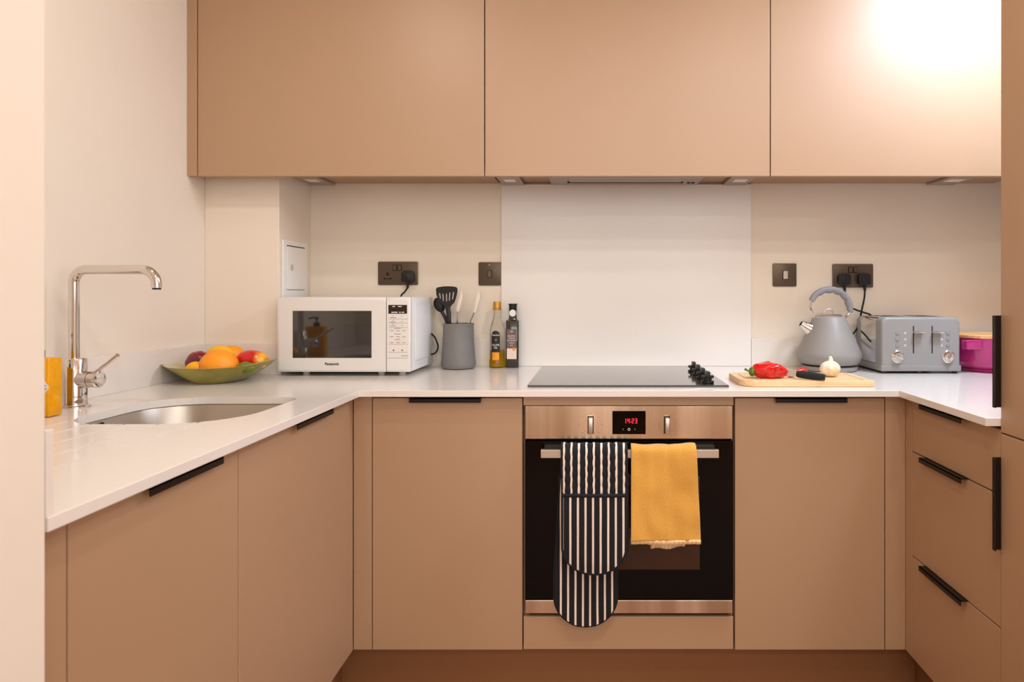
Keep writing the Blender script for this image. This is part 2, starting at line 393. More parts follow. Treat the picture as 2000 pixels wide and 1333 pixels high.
# ------------------------------------------------------------------ cabinets
def hhandle(parent, x0, x1, y0, y1, z, face):
    """edge pull on the top of a door or drawer. face: '-y' (x0..x1), '+x' or '-x' (y0..y1)"""
    b_ = B(); P = .017; L = .0105; T = .002
    if face == '-y':
        f = y0; box(b_, x0, x1, f - P, f + .012, z, z + T); box(b_, x0, x1, f - P, f - P + T, z - L, z + T)
    elif face == '+x':
        f = x0; box(b_, f - .012, f + P, y0, y1, z, z + T); box(b_, f + P - T, f + P, y0, y1, z - L, z + T)
    else:
        f = x0; box(b_, f - P, f + .012, y0, y1, z, z + T); box(b_, f - P, f - P + T, y0, y1, z - L, z + T)
    return finish(b_, 'handle', M['black'], parent, label='black metal edge handle')
DT = .866
# left run
def cab(name, loc, label, cat='cabinet', group=None): return thing(name, loc, label, cat, group)
for (y0, y1, h0, h1, lab) in ((.8630, 1.2728, .9968, 1.1939, 'taupe base cabinet with a plain door under the draining grooves, nearest the camera'),
                              (1.2758, 1.8755, 1.49, 1.695, 'wide taupe base cabinet under the sink with a plain door')):
    t = cab('base_cabinet', (FL - .3, (y0 + y1) / 2, .15), lab)
    sinkc = y0 > 1
    finish(bx(LW + .01, FL - .021, y0 - .001, y1 + (.0 if not sinkc else 0), .15, .68 if sinkc else .87, bev=.001), 'body', M['carcass'], t)
    if sinkc: finish(bx(FL - .06, FL - .021, y0 - .001, y1, .68, .87), 'rail', M['carcass'], t)
    d = finish(bx(FL - .019, FL, y0, y1, .15, DT - (.0), bev=.0012), 'door', M['door'], t)
    hhandle(d, FL, 0, h0, h1, DT, '+x')
f = finish(bx(FL - .6, FL, .7925, .8600, 0.0, .8735, bev=.0012), 'filler_panel', M['door']); tag(f, 'narrow taupe filler panel against the near left wall', 'panel')
# back run
fl = finish(bx(FL + .0005, X(727, FD) - .0015, FD, FD + .019, .15, .8735, bev=.001), 'filler_panel', M['door']); tag(fl, 'narrow taupe filler strip in the left inner corner of the base units', 'panel')
fr_ = finish(bx(X(1728.5, FD) + .001, FR - .0005, FD, FD + .019, .15, .8735, bev=.001), 'filler_panel', M['door']); tag(fr_, 'narrow taupe filler strip in the right inner corner of the base units', 'panel')
for (p0, p1, a0, a1, lab) in ((727.5, 1020, 802, 941, 'taupe base cabinet left of the oven'), (1435.5, 1727.5, 1512, 1651, 'taupe base cabinet right of the oven')):
    x0, x1 = X(p0, FD), X(p1, FD)
    t = cab('base_cabinet', ((x0 + x1) / 2, FD + .3, .15), lab)
    finish(bx(x0 - .001, x1 + .001, FD + .021, BW - .03, .15, .87, bev=.001), 'body', M['carcass'], t)
    d = finish(bx(x0, x1, FD, FD + .019, .15, DT, bev=.0012), 'door', M['door'], t)
    hhandle(d, X(a0, FD), X(a1, FD), FD, 0, DT, '-y')
# oven housing
ox0, ox1 = X(1022, FD), X(1433.5, FD)
t = cab('oven_housing', ((ox0 + ox1) / 2, FD + .3, .15), 'taupe oven housing with plain strips above and below the oven')
bm = bx(ox0, ox0 + .003, FD + .022, BW - .03, .15, .87); box(bm, ox1 - .003, ox1, FD + .022, BW - .03, .15, .87); box(bm, ox0, ox1, FD + .022, BW - .03, .15, .23); box(bm, ox0 + .004, ox1 - .004, BW - .05, BW - .03, .23, .84)
finish(bm, 'body', M['carcass'], t)
finish(bx(ox0 + .0005, ox1 - .001, FD, FD + .019, Z(792.5, FD), .8735, bev=.001), 'top_panel', M['door'], t)
finish(bx(ox0 + .001, ox1 - .002, FD, FD + .019, Z(1269, FD), Z(1205, FD), bev=.0012), 'bottom_panel', M['door'], t)
# right run
f = finish(bx(FR, FR + .019, 1.8405, FD + .05, .15, .8735, bev=.001), 'filler_panel', M['door']); tag(f, 'narrow taupe filler strip at the back end of the drawer unit', 'panel')
t = cab('drawer_cabinet', (FR + .3, 1.64, .15), 'taupe drawer cabinet with three drawers on the right side')
finish(bx(FR + .021, RW - .01, 1.4365, 1.84, .15, .87, bev=.001), 'body', M['carcass'], t)
for (z0, z1) in ((.7255, DT), (.4355, .7222), (.15, .4322)):
    d = finish(bx(FR, FR + .019, 1.4375, 1.8385, z0, z1, bev=.0012), 'drawer', M['door'], t)
    hhandle(d, FR, 0, 1.565, 1.767, z1 - (.001 if z1 > .8 else -.0002), '-x')
# tall unit
TX = .879
t = cab('tall_cabinet', (TX + .3, 1.13, .0), 'tall taupe cabinet with two handled doors at the right edge', 'cabinet')
finish(bx(TX + .021, RW - .005, .832, 1.432, .12, 2.25, bev=.001), 'body', M['carcass'], t)
for (z0, z1, h0, h1) in ((.862, 2.25, .9160, 1.1155), (.12, .859, .607, .8075)):
    d = finish(bx(TX, TX + .019, .835, 1.4325, z0, z1, bev=.0015), 'door', M['door'], t)
    b_ = B(); box(b_, TX - .017, TX + .012, 1.4325, 1.4345, h0, h1); box(b_, TX - .017, TX - .015, 1.424, 1.4345, h0, h1)
    finish(b_, 'handle', M['black'], d, label='long black vertical edge handle')
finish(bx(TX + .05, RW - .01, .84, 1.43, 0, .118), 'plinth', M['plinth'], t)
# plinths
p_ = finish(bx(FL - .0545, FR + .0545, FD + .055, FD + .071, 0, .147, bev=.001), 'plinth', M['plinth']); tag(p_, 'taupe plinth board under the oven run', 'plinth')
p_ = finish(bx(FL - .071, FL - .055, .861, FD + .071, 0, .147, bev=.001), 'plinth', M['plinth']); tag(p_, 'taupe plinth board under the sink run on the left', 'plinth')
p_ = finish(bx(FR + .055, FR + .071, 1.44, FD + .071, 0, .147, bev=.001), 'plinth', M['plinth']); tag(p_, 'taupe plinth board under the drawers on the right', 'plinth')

# wall cabinets
UD = 2.130; UB = Z(344.3, UD); UU = 1.577
labs = ['taupe wall cabinet over the microwave, leftmost of the three', 'taupe wall cabinet over the hob, middle of the three', 'taupe wall cabinet over the kettle and toaster, rightmost of the three']
for i, (p0, p1) in enumerate(((386.5, 945.5), (947.5, 1503.5), (1505.5, 2063))):
    x0, x1 = X(p0, UD), X(p1, UD)
    t = cab('wall_cabinet', ((x0 + x1) / 2, UD + .17, UU), labs[i])
    if i == 0:
        bm = prism(B(), [(x0, UD + .021), (x1, UD + .021), (x1, BW - .002), (COLX + .003, BW - .002), (COLX + .003, COLY - .003), (x0, COLY - .003)], 'z', UU, 2.26)
    elif i == 1:
        bm = bx(x0, x1, UD + .021, BW - .002, UU + .003, 2.26)
    else:
        bm = bx(x0, x1, UD + .021, BW - .002, UU, 2.26)
    finish(bm, 'body', M['carcass'], t)
    finish(bx(x0, x1, UD, UD + .019, UB, 2.255, bev=.0012), 'door', M['door'], t)
f = finish(bx(LW + .001, X(384.5, UD), UD, UD + .019, UB + .001, 2.255, bev=.001), 'filler_panel', M['door']); tag(f, 'narrow taupe filler strip between the left wall and the wall cabinets', 'panel')
f2 = finish(bx(X(2064.5, UD), RW - .001, UD, UD + .019, UB, 2.255), 'filler_panel', M['door']); tag(f2, 'taupe filler strip at the right end of the wall cabinets', 'panel')
# extractor hood under the middle cabinet
HD = 2.44
hx0, hx1 = X(1077, HD), X(1362, HD)
t = thing('cooker_hood', ((hx0 + hx1) / 2, 2.3, 1.566), 'slim metal extractor hood set under the middle wall cabinet', 'cooker hood')
finish(bx(hx0, hx1, UD + .03, HD, 1.566, UU + .002, bev=.002), 'housing', M['hood'], t)
finish(bx(hx0 + .07, hx1 - .07, UD + .05, HD - .07, 1.563, 1.5658, bev=.0005), 'filter', M['hood'], t)
finish(bx(hx0 + .062, hx1 - .062, HD - .068, HD - .058, 1.5625, 1.566), 'trim_strip', M['gap'], t, label='dark strip')
for k in range(2):
    finish(bx(hx1 - .045 + k * .016, hx1 - .034 + k * .016, 2.385, 2.405, 1.5635, 1.5665, bev=.001), 'button', M['black'], t)
# under cabinet lights
for (x0, x1, lab) in ((-1.052, -.969, 'slim under-cabinet light above the microwave, left end of the wall cabinets'), (-.345, -.265, 'slim under-cabinet light just left of the extractor hood'),
                 (.474, .56, 'slim under-cabinet light just right of the extractor hood'), (1.232, 1.33, 'slim under-cabinet light above the toaster')):
    t = thing('cabinet_light', ((x0 + x1) / 2, 2.35, UU), lab, 'light', 'under-cabinet lights')
    finish(bx(x0, x1, UD + .08, BW - .016, UU - .009, UU + .0003, bev=.001), 'housing', M['hood'], t)
    finish(bx(x0 + .02, x1 - .02, 2.33, 2.385, UU - .0100, UU - .0092, bev=.0003), 'lens', M['lens'], t)

# ------------------------------------------------------------------ oven
OD = 1.868
t = thing('oven', ((ox0 + ox1) / 2, OD + .25, .23), 'built-in electric oven with steel fascia, black glass door and red clock', 'oven')
X0, X1 = X(1026, OD), X(1431, OD)
finish(bx(X0 + .01, X1 - .01, OD + .022, OD + .55, .24, .838), 'body', M['gap'], t)
fas = finish(bx(X0, X1, OD, OD + .02, Z(858, OD), Z(794, OD), bev=.0012), 'control_panel', M['steel'], t, label='brushed steel control panel')
disp = finish(bx(X(1196, OD), X(1261, OD), OD - .0015, OD + .001, Z(848.5, OD), Z(803, OD), bev=.0005), 'display', M['ovenglass'], fas, label='black glass clock display')
# red clock digits, seven segments
SEG = {'1': 'bc', '4': 'fgbc', '2': 'abged', '3': 'abgcd'}
bm = B(); zc = Z(822.5, OD); w_, h_ = .0056, .0064
def segs(bm, ch, x):
    T = .0011; y0, y1 = OD - .0021, OD - .0016
    S = {'a': (x, x + w_, zc + h_ - T, zc + h_), 'g': (x, x + w_, zc - T / 2, zc + T / 2), 'd': (x, x + w_, zc - h_, zc - h_ + T),
         'f': (x, x + T, zc, zc + h_), 'e': (x, x + T, zc - h_, zc), 'b': (x + w_ - T, x + w_, zc, zc + h_), 'c': (x + w_ - T, x + w_, zc - h_, zc)}
    for s in SEG[ch]: q = S[s]; box(bm, q[0], q[1], y0, y1, q[2], q[3])
xs = X(1219.5, OD)
for ch, dx in (('1', -.001), ('4', .0085), ('2', .021), ('3', .0305)): segs(bm, ch, xs + dx)
for dz in (-.003, .003): box(bm, xs + .0165, xs + .0178, OD - .0021, OD - .0016, zc + dz - .0006, zc + dz + .0006)
finish(bm, 'clock_digits', M['red_led'], fas, label='glowing red digits 14:23')
bm = B(); lathe(bm, [(.0038, 0), (.0038, .0003), (.0028, .0003), (.0028, 0)], (X(1228.5, OD), OD - .0016, Z(839, OD)), 16, 'y', cap=False)
box(bm, X(1228.5, OD) - .0003, X(1228.5, OD) + .0003, OD - .0019, OD - .0016, Z(839, OD), Z(839, OD) + .002)
for p in (1217, 1240): box(bm, X(p, OD) - .0003, X(p, OD) + .0003, OD - .0019, OD - .0016, Z(839, OD) - .0025, Z(839, OD) + .0025)
finish(bm, 'symbols', M['printw'], fas)
for p in (1153.5, 1302.5):
    c0 = (X(p, OD), OD, Z(830.5, OD))
    bm = cyl(B(), c0, .0235, .0012, 'y', 32, bev=.0004)
    kd = finish(bm, 'knob', M['steel'], fas, 'y')
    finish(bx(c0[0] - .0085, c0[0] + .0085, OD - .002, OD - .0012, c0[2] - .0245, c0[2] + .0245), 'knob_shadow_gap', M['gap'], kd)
    finish(bx(c0[0] - .0062, c0[0] + .0062, OD - .022, OD - .0014, c0[2] - .0225, c0[2] + .0225, bev=.002), 'knob_grip', M['steelbar'], kd, 'y')
bm = B()
for cxp, angs in ((1153.5, (0, 45, 90, 135, 180, -135, -90, -45)), (1302.5, (0, 30, 60, 95, 125, 160, -165, -125, -95, -60))):
    for a in angs:
        a = math.radians(a); q = Vector((X(cxp, OD) + .033 * math.sin(a), OD, Z(830.5, OD) + .031 * math.cos(a)))
        box(bm, q.x - .0022, q.x + .0022, OD - .0003, OD + .0002, q.z - .0007, q.z + .0007)
finish(bm, 'scale_marks', M['print'], fas)['kind'] = 'stuff'
# door
dz0, dz1 = Z(1199, OD), Z(862, OD)
door = finish(bx(X0, X1, OD, OD + .019, Z(1173, OD), dz1, bev=.0015), 'door', M['ovenglass'], t, label='black glass oven door')
finish(bx(X(1091, OD), X(1366.5, OD), OD - .0006, OD + .0002, Z(1113, OD), Z(930, OD)), 'inner_pane', M['oveninner'], door, label='dim brown inner window')
finish(bx(X0, X1, OD, OD + .019, dz0, Z(1173.5, OD), bev=.001), 'bottom_trim', M['steel'], door, label='steel strip along the bottom of the door')
HB = 1.820
bm = bx(X(1056, HB), X(1404.5, HB), HB, HB + .014, Z(895.5, HB), Z(879.5, HB), bev=.001)
hd = finish(bm, 'handle', M['steelbar'], door, label='flat steel bar handle')
for (a, b2) in ((1062, 1098), (1362, 1398)):
    finish(bx(X(a, HB), X(b2, HB), HB + .0145, OD, Z(893, HB), Z(874, HB), bev=.001), 'bracket', M['black'], hd, label='dark handle bracket')

# ------------------------------------------------------------------ hob
hz = WT + .006
t = thing('hob', (.13, 2.15, WT), 'flat dark glass ceramic hob with four knobs', 'hob')
a0, a1 = X(1030, 1.907), X(1424.5, 1.907)
gl = finish(prism(B(), rrect(a0, a1, 1.907, 2.405, .004, 3), 'z', WT + .0003, hz, bev=.0018), 'glass_top', M['hobglass'], t)
for k in range(4):
    y = 1.962 + k * .093; x = .333 + (.0 if k % 2 == 0 else .0)
    kb = cyl(B(), (x, y, hz + .0004), .019, .006, seg=28, bev=.001)
    ko = finish(kb, 'knob', M['bplastic'], t, 'y')
    g = cyl(B(), (x, y, hz + .006), .0125, .011, seg=24, bev=.001); box(g, x - .018, x + .018, y - .0045, y + .0045, hz + .014, hz + .022, bev=.001); box(g, x - .0055, x + .0055, y - .016, y + .016, hz + .014, hz + .034, bev=.0012)
    finish(g, 'grip', M['bplastic'], ko, 'y')

# ------------------------------------------------------------------ sink
t = thing('sink', ((SK[0] + SK[1]) / 2, (SK[2] + SK[3]) / 2, .70), 'stainless steel undermounted sink with rounded corners', 'sink')
def ring_pts(shrink, z, r_add=0):
    rr = tuple(max(.02, q - shrink + r_add) for q in SR)
    return [(p[0], p[1], z) for p in rrect(SK[0] + shrink, SK[1] - shrink, SK[2] + shrink, SK[3] - shrink, rr, 12)]
bm = B(); rings = []
for (s, z) in ((-.02, WB - .0005), (-.006, WB - .0005), (-.004, WB - .004), (.0, .76), (.006, .73), (.022, .712), (.05, .705), (.13, .702)):
    rings.append([bm.verts.new(p) for p in ring_pts(s, z)])
for a, b2 in zip(rings, rings[1:]):
    n = len(a)
    for i in range(n): bm.faces.new([a[i], a[(i + 1) % n], b2[(i + 1) % n], b2[i]])
bm.faces.new(rings[-1][::-1])
bo = finish(bm, 'bowl', M['sink'], t, 'y')
md = bo.modifiers.new('s', 'SOLIDIFY'); md.thickness = .0012; md.offset = -1
cxs, cys = (SK[0] + SK[1]) / 2, (SK[2] + SK[3]) / 2
finish(lathe(B(), [(.042, 0), (.042, .003), (.03, .004), (.028, .001), (.01, .001)], (cxs, cys, .7025), 32), 'drain', M['chrome'], t, 'y')
bm = B()
for k in range(2): cyl(bm, (SK[0] - .002, 1.49 + k * .026, .864), .0038, .004, 'x', 12)
finish(bm, 'overflow', M['gap'], t)

# ------------------------------------------------------------------ tap
TD = 1.575; tx = X(144.5, TD)
t = thing('mixer_tap', (tx, TD, WT), 'chrome mixer tap with tall square-bent swivel spout beside the sink', 'tap')
finish(lathe(B(), [(.033, 0), (.033, .003), (.0275, .005), (.0275, .007)], (tx, TD, WT), 40), 'base_ring', M['chrome'], t, 'y')
finish(lathe(B(), [(.0262, 0), (.0262, .108), (.0245, .1105), (.014, .1115)], (tx, TD, WT + .006), 48), 'body', M['chrome'], t, 'y')
zt = Z(527, TD); R = .030; tr = .0113
reach = (X(306, TD) - tx)
pts = [(tx, TD, WT + .11), (tx, TD, zt - R)]
for i in range(1, 11):
    a = i / 10 * PI / 2; pts.append((tx + R - R * math.cos(a), TD, zt - R + R * math.sin(a)))
R2 = .036
pts.append((tx + reach - R2, TD, zt))
for i in range(1, 13):
    a = i / 12 * PI / 2; pts.append((tx + reach - R2 + R2 * math.sin(a), TD, zt - R2 + R2 * math.cos(a)))
pts.append((tx + reach, TD, Z(562, TD)))
spo = finish(tube(B(), pts, tr, 28), 'spout', M['chrome'], t, 'y')
finish(lathe(B(), [(.0095, 0), (.0095, .004)], (tx + reach, TD, Z(566, TD)), 24), 'aerator', M['black'], spo, 'y')
lz = Z(741, TD)
d = Vector((1, -.16, 0)).normalized()
bm = B(); lathe(bm, [(.0195, .0), (.0195, .030)], (0, 0, 0), 36, 'x'); bm.transform(Matrix.Translation((tx + .018, TD - .0015, lz)) @ Matrix.Rotation(math.atan2(d.y, d.x), 4, 'Z'))
cart = finish(bm, 'cartridge', M['chrome'], t, 'y')
bm = B(); lathe(bm, [(.0188, .030), (.0188, .0315)], (0, 0, 0), 36, 'x'); bm.transform(Matrix.Translation((tx + .018, TD - .0015, lz)) @ Matrix.Rotation(math.atan2(d.y, d.x), 4, 'Z'))
finish(bm, 'seam_ring', M['gap'], cart, 'y')
bm = B(); lathe(bm, [(.0195, .0315), (.0195, .049), (.0165, .0525), (.008, .0535)], (0, 0, 0), 36, 'x'); bm.transform(Matrix.Translation((tx + .018, TD - .0015, lz)) @ Matrix.Rotation(math.atan2(d.y, d.x), 4, 'Z'))
finish(bm, 'lever_head', M['chrome'], t, 'y')
q0 = Vector((tx + .056, TD - .010, lz + .014)); q1 = px(230, 694, TD - .03)
finish(tube(B(), [q0, q0.lerp(q1, .5), q1], .0044, 14), 'lever', M['chrome'], t, 'y')

# ------------------------------------------------------------------ soap bottle
SD = 1.455; sx_ = X(109, SD) - .041
t = thing('soap_bottle', (sx_, SD, WT), 'amber hand soap bottle with white label and black pump behind the tap', 'bottle')
sz1 = Z(699, SD)
finish(prism(B(), rrect(sx_ - .041, sx_ + .041, SD - .018, SD + .020, .0045, 4), 'z', WT + .001, sz1, bev=.004), 'body', M['soap'], t, 'y')
yl = SD - .0183; zl = Z(755, SD)
lb = finish(prism(B(), [(sx_ + .0265 + (.0125 + .0012 * math.cos(4 * a)) * math.cos(a), zl + (.0170 + .003 * math.cos(4 * a)) * math.sin(a)) for a in [2 * PI * i / 32 for i in range(32)]], 'y', yl - .0003, yl), 'label', M['printw'], t, label='white scalloped paper label')
bm = text(B(), 'IMPERIAL', (sx_ + .0265, yl - .0005, zl + .0038), .0050); text(bm, 'LEATHER', (sx_ + .0265, yl - .0005, zl - .0038), .0050)
finish(bm, 'lettering', M['print'], lb)
bm = B()
for dz in (.040, .034): box(bm, sx_ - .03, sx_ + .03, yl - .0003, yl, WT + dz, WT + dz + .0012)
finish(bm, 'print_lines', M['printr'], t)
bm = cyl(B(), (sx_, SD, sz1), .014, .016, seg=24, bev=.001); cyl(bm, (sx_, SD, sz1 + .016), .004, .018, seg=12); cyl(bm, (sx_, SD, sz1 + .032), .008, .008, seg=16, bev=.001)
tube(bm, [(sx_, SD, sz1 + .037), (sx_ - .02, SD, sz1 + .038), (sx_ - .034, SD, sz1 + .032)], .0035, 10)
finish(bm, 'pump', M['bplastic'], t, 'y', label='black pump head')

# ------------------------------------------------------------------ fruit bowl
bc = Vector((X(432, 2.055), 2.055, WT)); A_, Bb, H = .158, .136, .052
t = thing('fruit_bowl', bc, 'wide shallow olive green boat-shaped bowl holding fruit', 'bowl')
def bowl_surface(inner):
    bm = B(); rows = []
    off = .0035 if inner else 0
    for j in range(15):
        s = j / 14; row = []
        for i in range(56):
            a = 2 * PI * i / 56; ca, sa = math.cos(a), math.sin(a)
            u = .36 + .64 * s if j else .36
            rx = (A_ - (off if s > .0 else 0)) * u; ry = (Bb - off) * (.62 + .38 * s)
            # pointed boat outline
            xx = rx * (abs(ca) ** .95) * (1 if ca > 0 else -1); yy = ry * (abs(sa) ** .88) * (1 if sa > 0 else -1)
            lift = .010 * s * s * abs(ca) ** 4 * (1.0 if ca < 0 else 1.3)
            z = (H - .001 * inner) * (s ** 1.18) + lift + off * (1 - s)
            row.append(bm.verts.new(bc + Vector((xx, yy, z))))
        rows.append(row)
    for a, b2 in zip(rows, rows[1:]):
        for i in range(56): bm.faces.new([a[i], a[(i + 1) % 56], b2[(i + 1) % 56], b2[i]])
    bm.faces.new(rows[0][::-1]); return bm
o = finish(bowl_surface(False), 'outside', M['bowl_out'], t, 'all')
o2 = finish(bowl_surface(True), 'inside', M['bowl_in'], t, 'all', label='pale glazed inside')
md = o2.modifiers.new('s', 'SOLIDIFY'); md.thickness = .003; md.offset = 0

def fruit(name, c, r, m, label, fn=None, rot=None, stem=None, grp='fruit in the olive green bowl'):
    e = thing(name, c, label, name, grp)
    finish(ball(B(), c, *r, fn=fn, rot=rot), 'skin', m, e, 'all')
    if stem: finish(ball(B(), Vector(c) + Vector(stem[:3]), stem[3], stem[3], stem[3] * .6, 10, 6), 'stem', M['stem'], e, 'all')
    return e
def lumpy(k, s=2.2): return lambda p: p * (1 + k * noise.noise(p * s))
def lemony(p):
    k = abs(p.x); return Vector((p.x * (1 + .14 * k ** 6), p.y * (1 - .05 * k), p.z * (1 - .05 * k)))
fruit('orange', (X(427.5, 2.01), 2.01, .9425), (.0570, .047, .0505), M['orange'], 'large bright orange at the front of the fruit bowl', lumpy(.03), stem=None)
fruit('grapefruit', (X(429, 2.09), 2.09, .9625), (.0455, .032, .0365), M['yellow'], 'yellow citrus peeping out behind the large orange', lumpy(.02))
fruit('orange', (X(452, 2.15), 2.15, .9575), (.0430, .034, .0370), M['orange'], 'smaller orange at the back of the fruit bowl, between the large one and the nectarine', lumpy(.02), stem=(-.022, -.027, .018, .0035))
fruit('mango', (X(387, 2.045), 2.045, .9505), (.0385, .03, .0345), M['plum'], 'dark red fruit at the left end of the bowl', lumpy(.05), Matrix.Rotation(-.45, 4, 'Y'))
fruit('lemon', (X(382, 1.995), 1.995, .9385), (.026, .020, .0200), M['yellow'], 'small yellow lemon at the front left of the fruit bowl', lemony)
fruit('lime', (X(480, 1.995), 1.995, .9405), (.0255, .019, .0175), M['lime'], 'small green lime at the front right of the fruit bowl', lemony)
def cleft(p):
    q = p * (1 + .04 * noise.noise(p * 2)); k = max(0, q.x - .78); return Vector((q.x - k * 1.2 * max(0, 1 - 4 * (q.y ** 2 + q.z ** 2)), q.y, q.z))
fruit('nectarine', (X(494, 2.06), 2.06, .9570), (.0500, .034, .0300), M['nect'], 'red nectarine with a yellow end at the right of the fruit bowl', cleft, Matrix.Rotation(.12, 4, 'Y'))

# ------------------------------------------------------------------ microwave
MD = 2.165
mx0, mx1 = X(541.5, MD), X(803, MD); mz0, mz1 = Z(727, MD), Z(580.5, MD); MB_ = MD + .285
t = thing('microwave', ((mx0 + mx1) / 2, MD + .15, WT), 'white microwave oven with dark window and control panel', 'microwave')
finish(bx(mx0, mx1, MD + .022, MB_, mz0, mz1, bev=.003), 'body', M['white'], t, 'y')
bm = prism(B(), rrect(MD + .05, MB_ - .03, mz0 + .03, mz1 - .025, .015, 5), 'x', mx1 - .0005, mx1 + .0025, bev=.002)
finish(bm, 'side_panel', M['white'], t, 'y')
msx = X(755.5, MD)
dr = finish(bx(mx0, msx - .0008, MD, MD + .021, mz0, mz1, bev=.003), 'door', M['mwface'], t, 'y')
finish(prism(B(), rrect(mx0 + .006, msx - .003, mz0 + .006, mz1 - .010, .005, 4), 'y', MD - .0012, MD + .001, bev=.0008), 'door_plate', M['mwface'], dr)
finish(bx(X(572.5, MD), X(727, MD), MD - .0016, MD + .0005, Z(699.5, MD), Z(607.5, MD)), 'window', M['mwglass'], dr, label='dark mirrored glass window')
finish(text(B(), 'Panasonic', (X(649.5, MD), MD - .0014, Z(711.3, MD)), .0125, sx=.95, thick=.0005, bold=.00035), 'lettering', M['printb'], dr)
cp = finish(bx(msx + .0004, mx1, MD, MD + .021, mz0, mz1, bev=.003), 'control_panel', M['mwface'], t, 'y')
finish(prism(B(), rrect(msx + .002, X(799, MD), mz0 + .006, mz1 - .010, (.001, .005, .008, .001), 4), 'y', MD - .0012, MD + .001, bev=.0006), 'panel_plate', M['mwface'], cp)
yp = MD - .0013
finish(bx(X(760, MD), X(796.5, MD), yp - .0004, yp, Z(613, MD), Z(596, MD)), 'display', M['display'], cp, label='dark brown display')
bm = B()
for (a, b2, y) in ((768, 773, 599), (779, 786, 599), (766, 778, 610.3), (781, 784, 610.3), (786, 791, 610.3)): box(bm, X(a, MD), X(b2, MD), yp - .0008, yp - .0003, Z(y + .8, MD), Z(y - .8, MD))
finish(bm, 'display_marks', M['printw'], cp)
bm = B()
for (a, b2, y) in ((763, 775, 620.5), (764, 774, 629.5), (763, 775, 636.8), (785, 788, 618), (785, 788, 629), (785, 788, 636), (768, 770.5, 617.5), (768, 770.5, 626), (768, 770.5, 634),
                   (771, 784, 641.8), (772, 784, 652.8), (773, 783, 663.5), (785, 798.5, 695.2)): box(bm, X(a, MD), X(b2, MD), yp - .0004, yp, Z(y + .5, MD), Z(y - .5, MD))
finish(bm, 'key_print', M['print'], cp)['kind'] = 'stuff'
bm = B()
for y in (646, 658, 669.5):
    for a in (763, 775.5, 787): box(bm, X(a, MD), X(a + 7, MD), yp - .0004, yp, Z(y + .6, MD), Z(y - .6, MD))
finish(bm, 'orange_key_print', mat('tan_print', (190, 150, 110), .6, var=.05), cp)
bm = B()
for y in (623.5, 631.5, 640, 672.8, 688.5, 699.5): box(bm, X(758 if y > 690 else 760, MD), X(798, MD), yp - .0003, yp, Z(y + .25, MD), Z(y - .25, MD))
finish(bm, 'key_lines', M['print'], cp)['kind'] = 'stuff'
finish(cyl(B(), (X(770, MD), yp, Z(684.5, MD)), .0028, .0005, 'y', 14), 'stop_mark', M['printr'], cp)
finish(cyl(B(), (X(787, MD), yp, Z(684.5, MD)), .0028, .0005, 'y', 14), 'start_mark', M['print'], cp)
for (x, y) in ((mx0 + .07, MD + .06), (mx1 - .115, MD + .06), (mx1 - .045, MD + .06), (mx0 + .05, MB_ - .04), (mx1 - .05, MB_ - .04)):
    finish(lathe(B(), [(.010, 0), (.014, mz0 - WT)], (x, y, WT), 20), 'foot', M['mwface'], t, 'y')
t.rotation_euler.z = -.010

# ------------------------------------------------------------------ meter hatch on the column side
t = thing('access_hatch', (COLX, 2.34, 1.25), 'white plastic access hatch with small lock on the boxed column', 'hatch')
def cy(p): return F * COLX / (p - VX)      # depth of a pixel column on that face
def cz(p, D): return CZ - (p - VY) * D / F
ya, yb = cy(550), cy(597)
z1_ = cz(468, ya); z0_ = cz(590, ya)
finish(prism(B(), rrect(ya, yb, z0_, z1_, .004, 3), 'x', COLX + .0005, COLX + .006, bev=.001), 'frame', M['pvc'], t)
yc, yd = cy(556.5), cy(591.5)
zt_ = cz(479.5, yc); zb_ = cz(566, yc)
finish(prism(B(), rrect(yc + .001, yd + .0012, zb_ - .0012, zt_ + .0012, .002, 2), 'x', COLX + .0058, COLX + .0062), 'gap', M['gap'], t)
dd = finish(prism(B(), rrect(yc + .0005, yd + .0008, zb_ + .0005, zt_ - .0025, .003, 3), 'x', COLX + .0062, COLX + .0085, bev=.0008), 'door', M['pvc'], t)
ly = cy(565); bm = lathe(B(), [(.011, 0), (.011, .002), (.006, .003)], (COLX + .0086, ly, cz(523, ly)), 20, 'x')
finish(bm, 'lock', M['chrome'], dd, 'y')

# ------------------------------------------------------------------ sockets and switches
WS = BW
def plate(name, p0, p1, q0, q1, label, cat):
    x0, x1, z1, z0 = X(p0, WS), X(p1, WS), Z(q0, WS), Z(q1, WS)
    t = thing(name, ((x0 + x1) / 2, WS - .003, (z0 + z1) / 2), label, cat)
    finish(prism(B(), rrect(x0, x1, z0, z1, .005, 5), 'y', WS - .006, WS - .0003, bev=.0018), 'plate', M['bronze'], t, 'y')
    return t, x0, x1, z0, z1
def rocker(t, x, z, w2=.0062, h2=.0095, m='bronze'):
    r = finish(prism(B(), rrect(x - w2 - .0022, x + w2 + .0022, z - h2 - .0022, z + h2 + .0022, .003, 4), 'y', WS - .0072, WS - .0058), 'switch_surround', M['black'], t)
    finish(prism(B(), rrect(x - w2, x + w2, z - h2, z + h2, .002, 4), 'y', WS - .0105, WS - .007, bev=.0008), 'switch', M[m], r)
def pins(t, x, z):
    b_ = B(); box(b_, x - .0042, x + .0042, WS - .0066, WS - .0058, z + .004, z + .0155); box(b_, x - .0155, x - .0062, WS - .0066, WS - .0058, z - .010, z - .0045); box(b_, x + .0062, x + .0155, WS - .0066, WS - .0058, z - .010, z - .0045)
    box(b_, x - .0045, x + .0045, WS - .0064, WS - .0058, z - .0085, z - .0055)
    finish(b_, 'socket_slots', M['gap'], t)
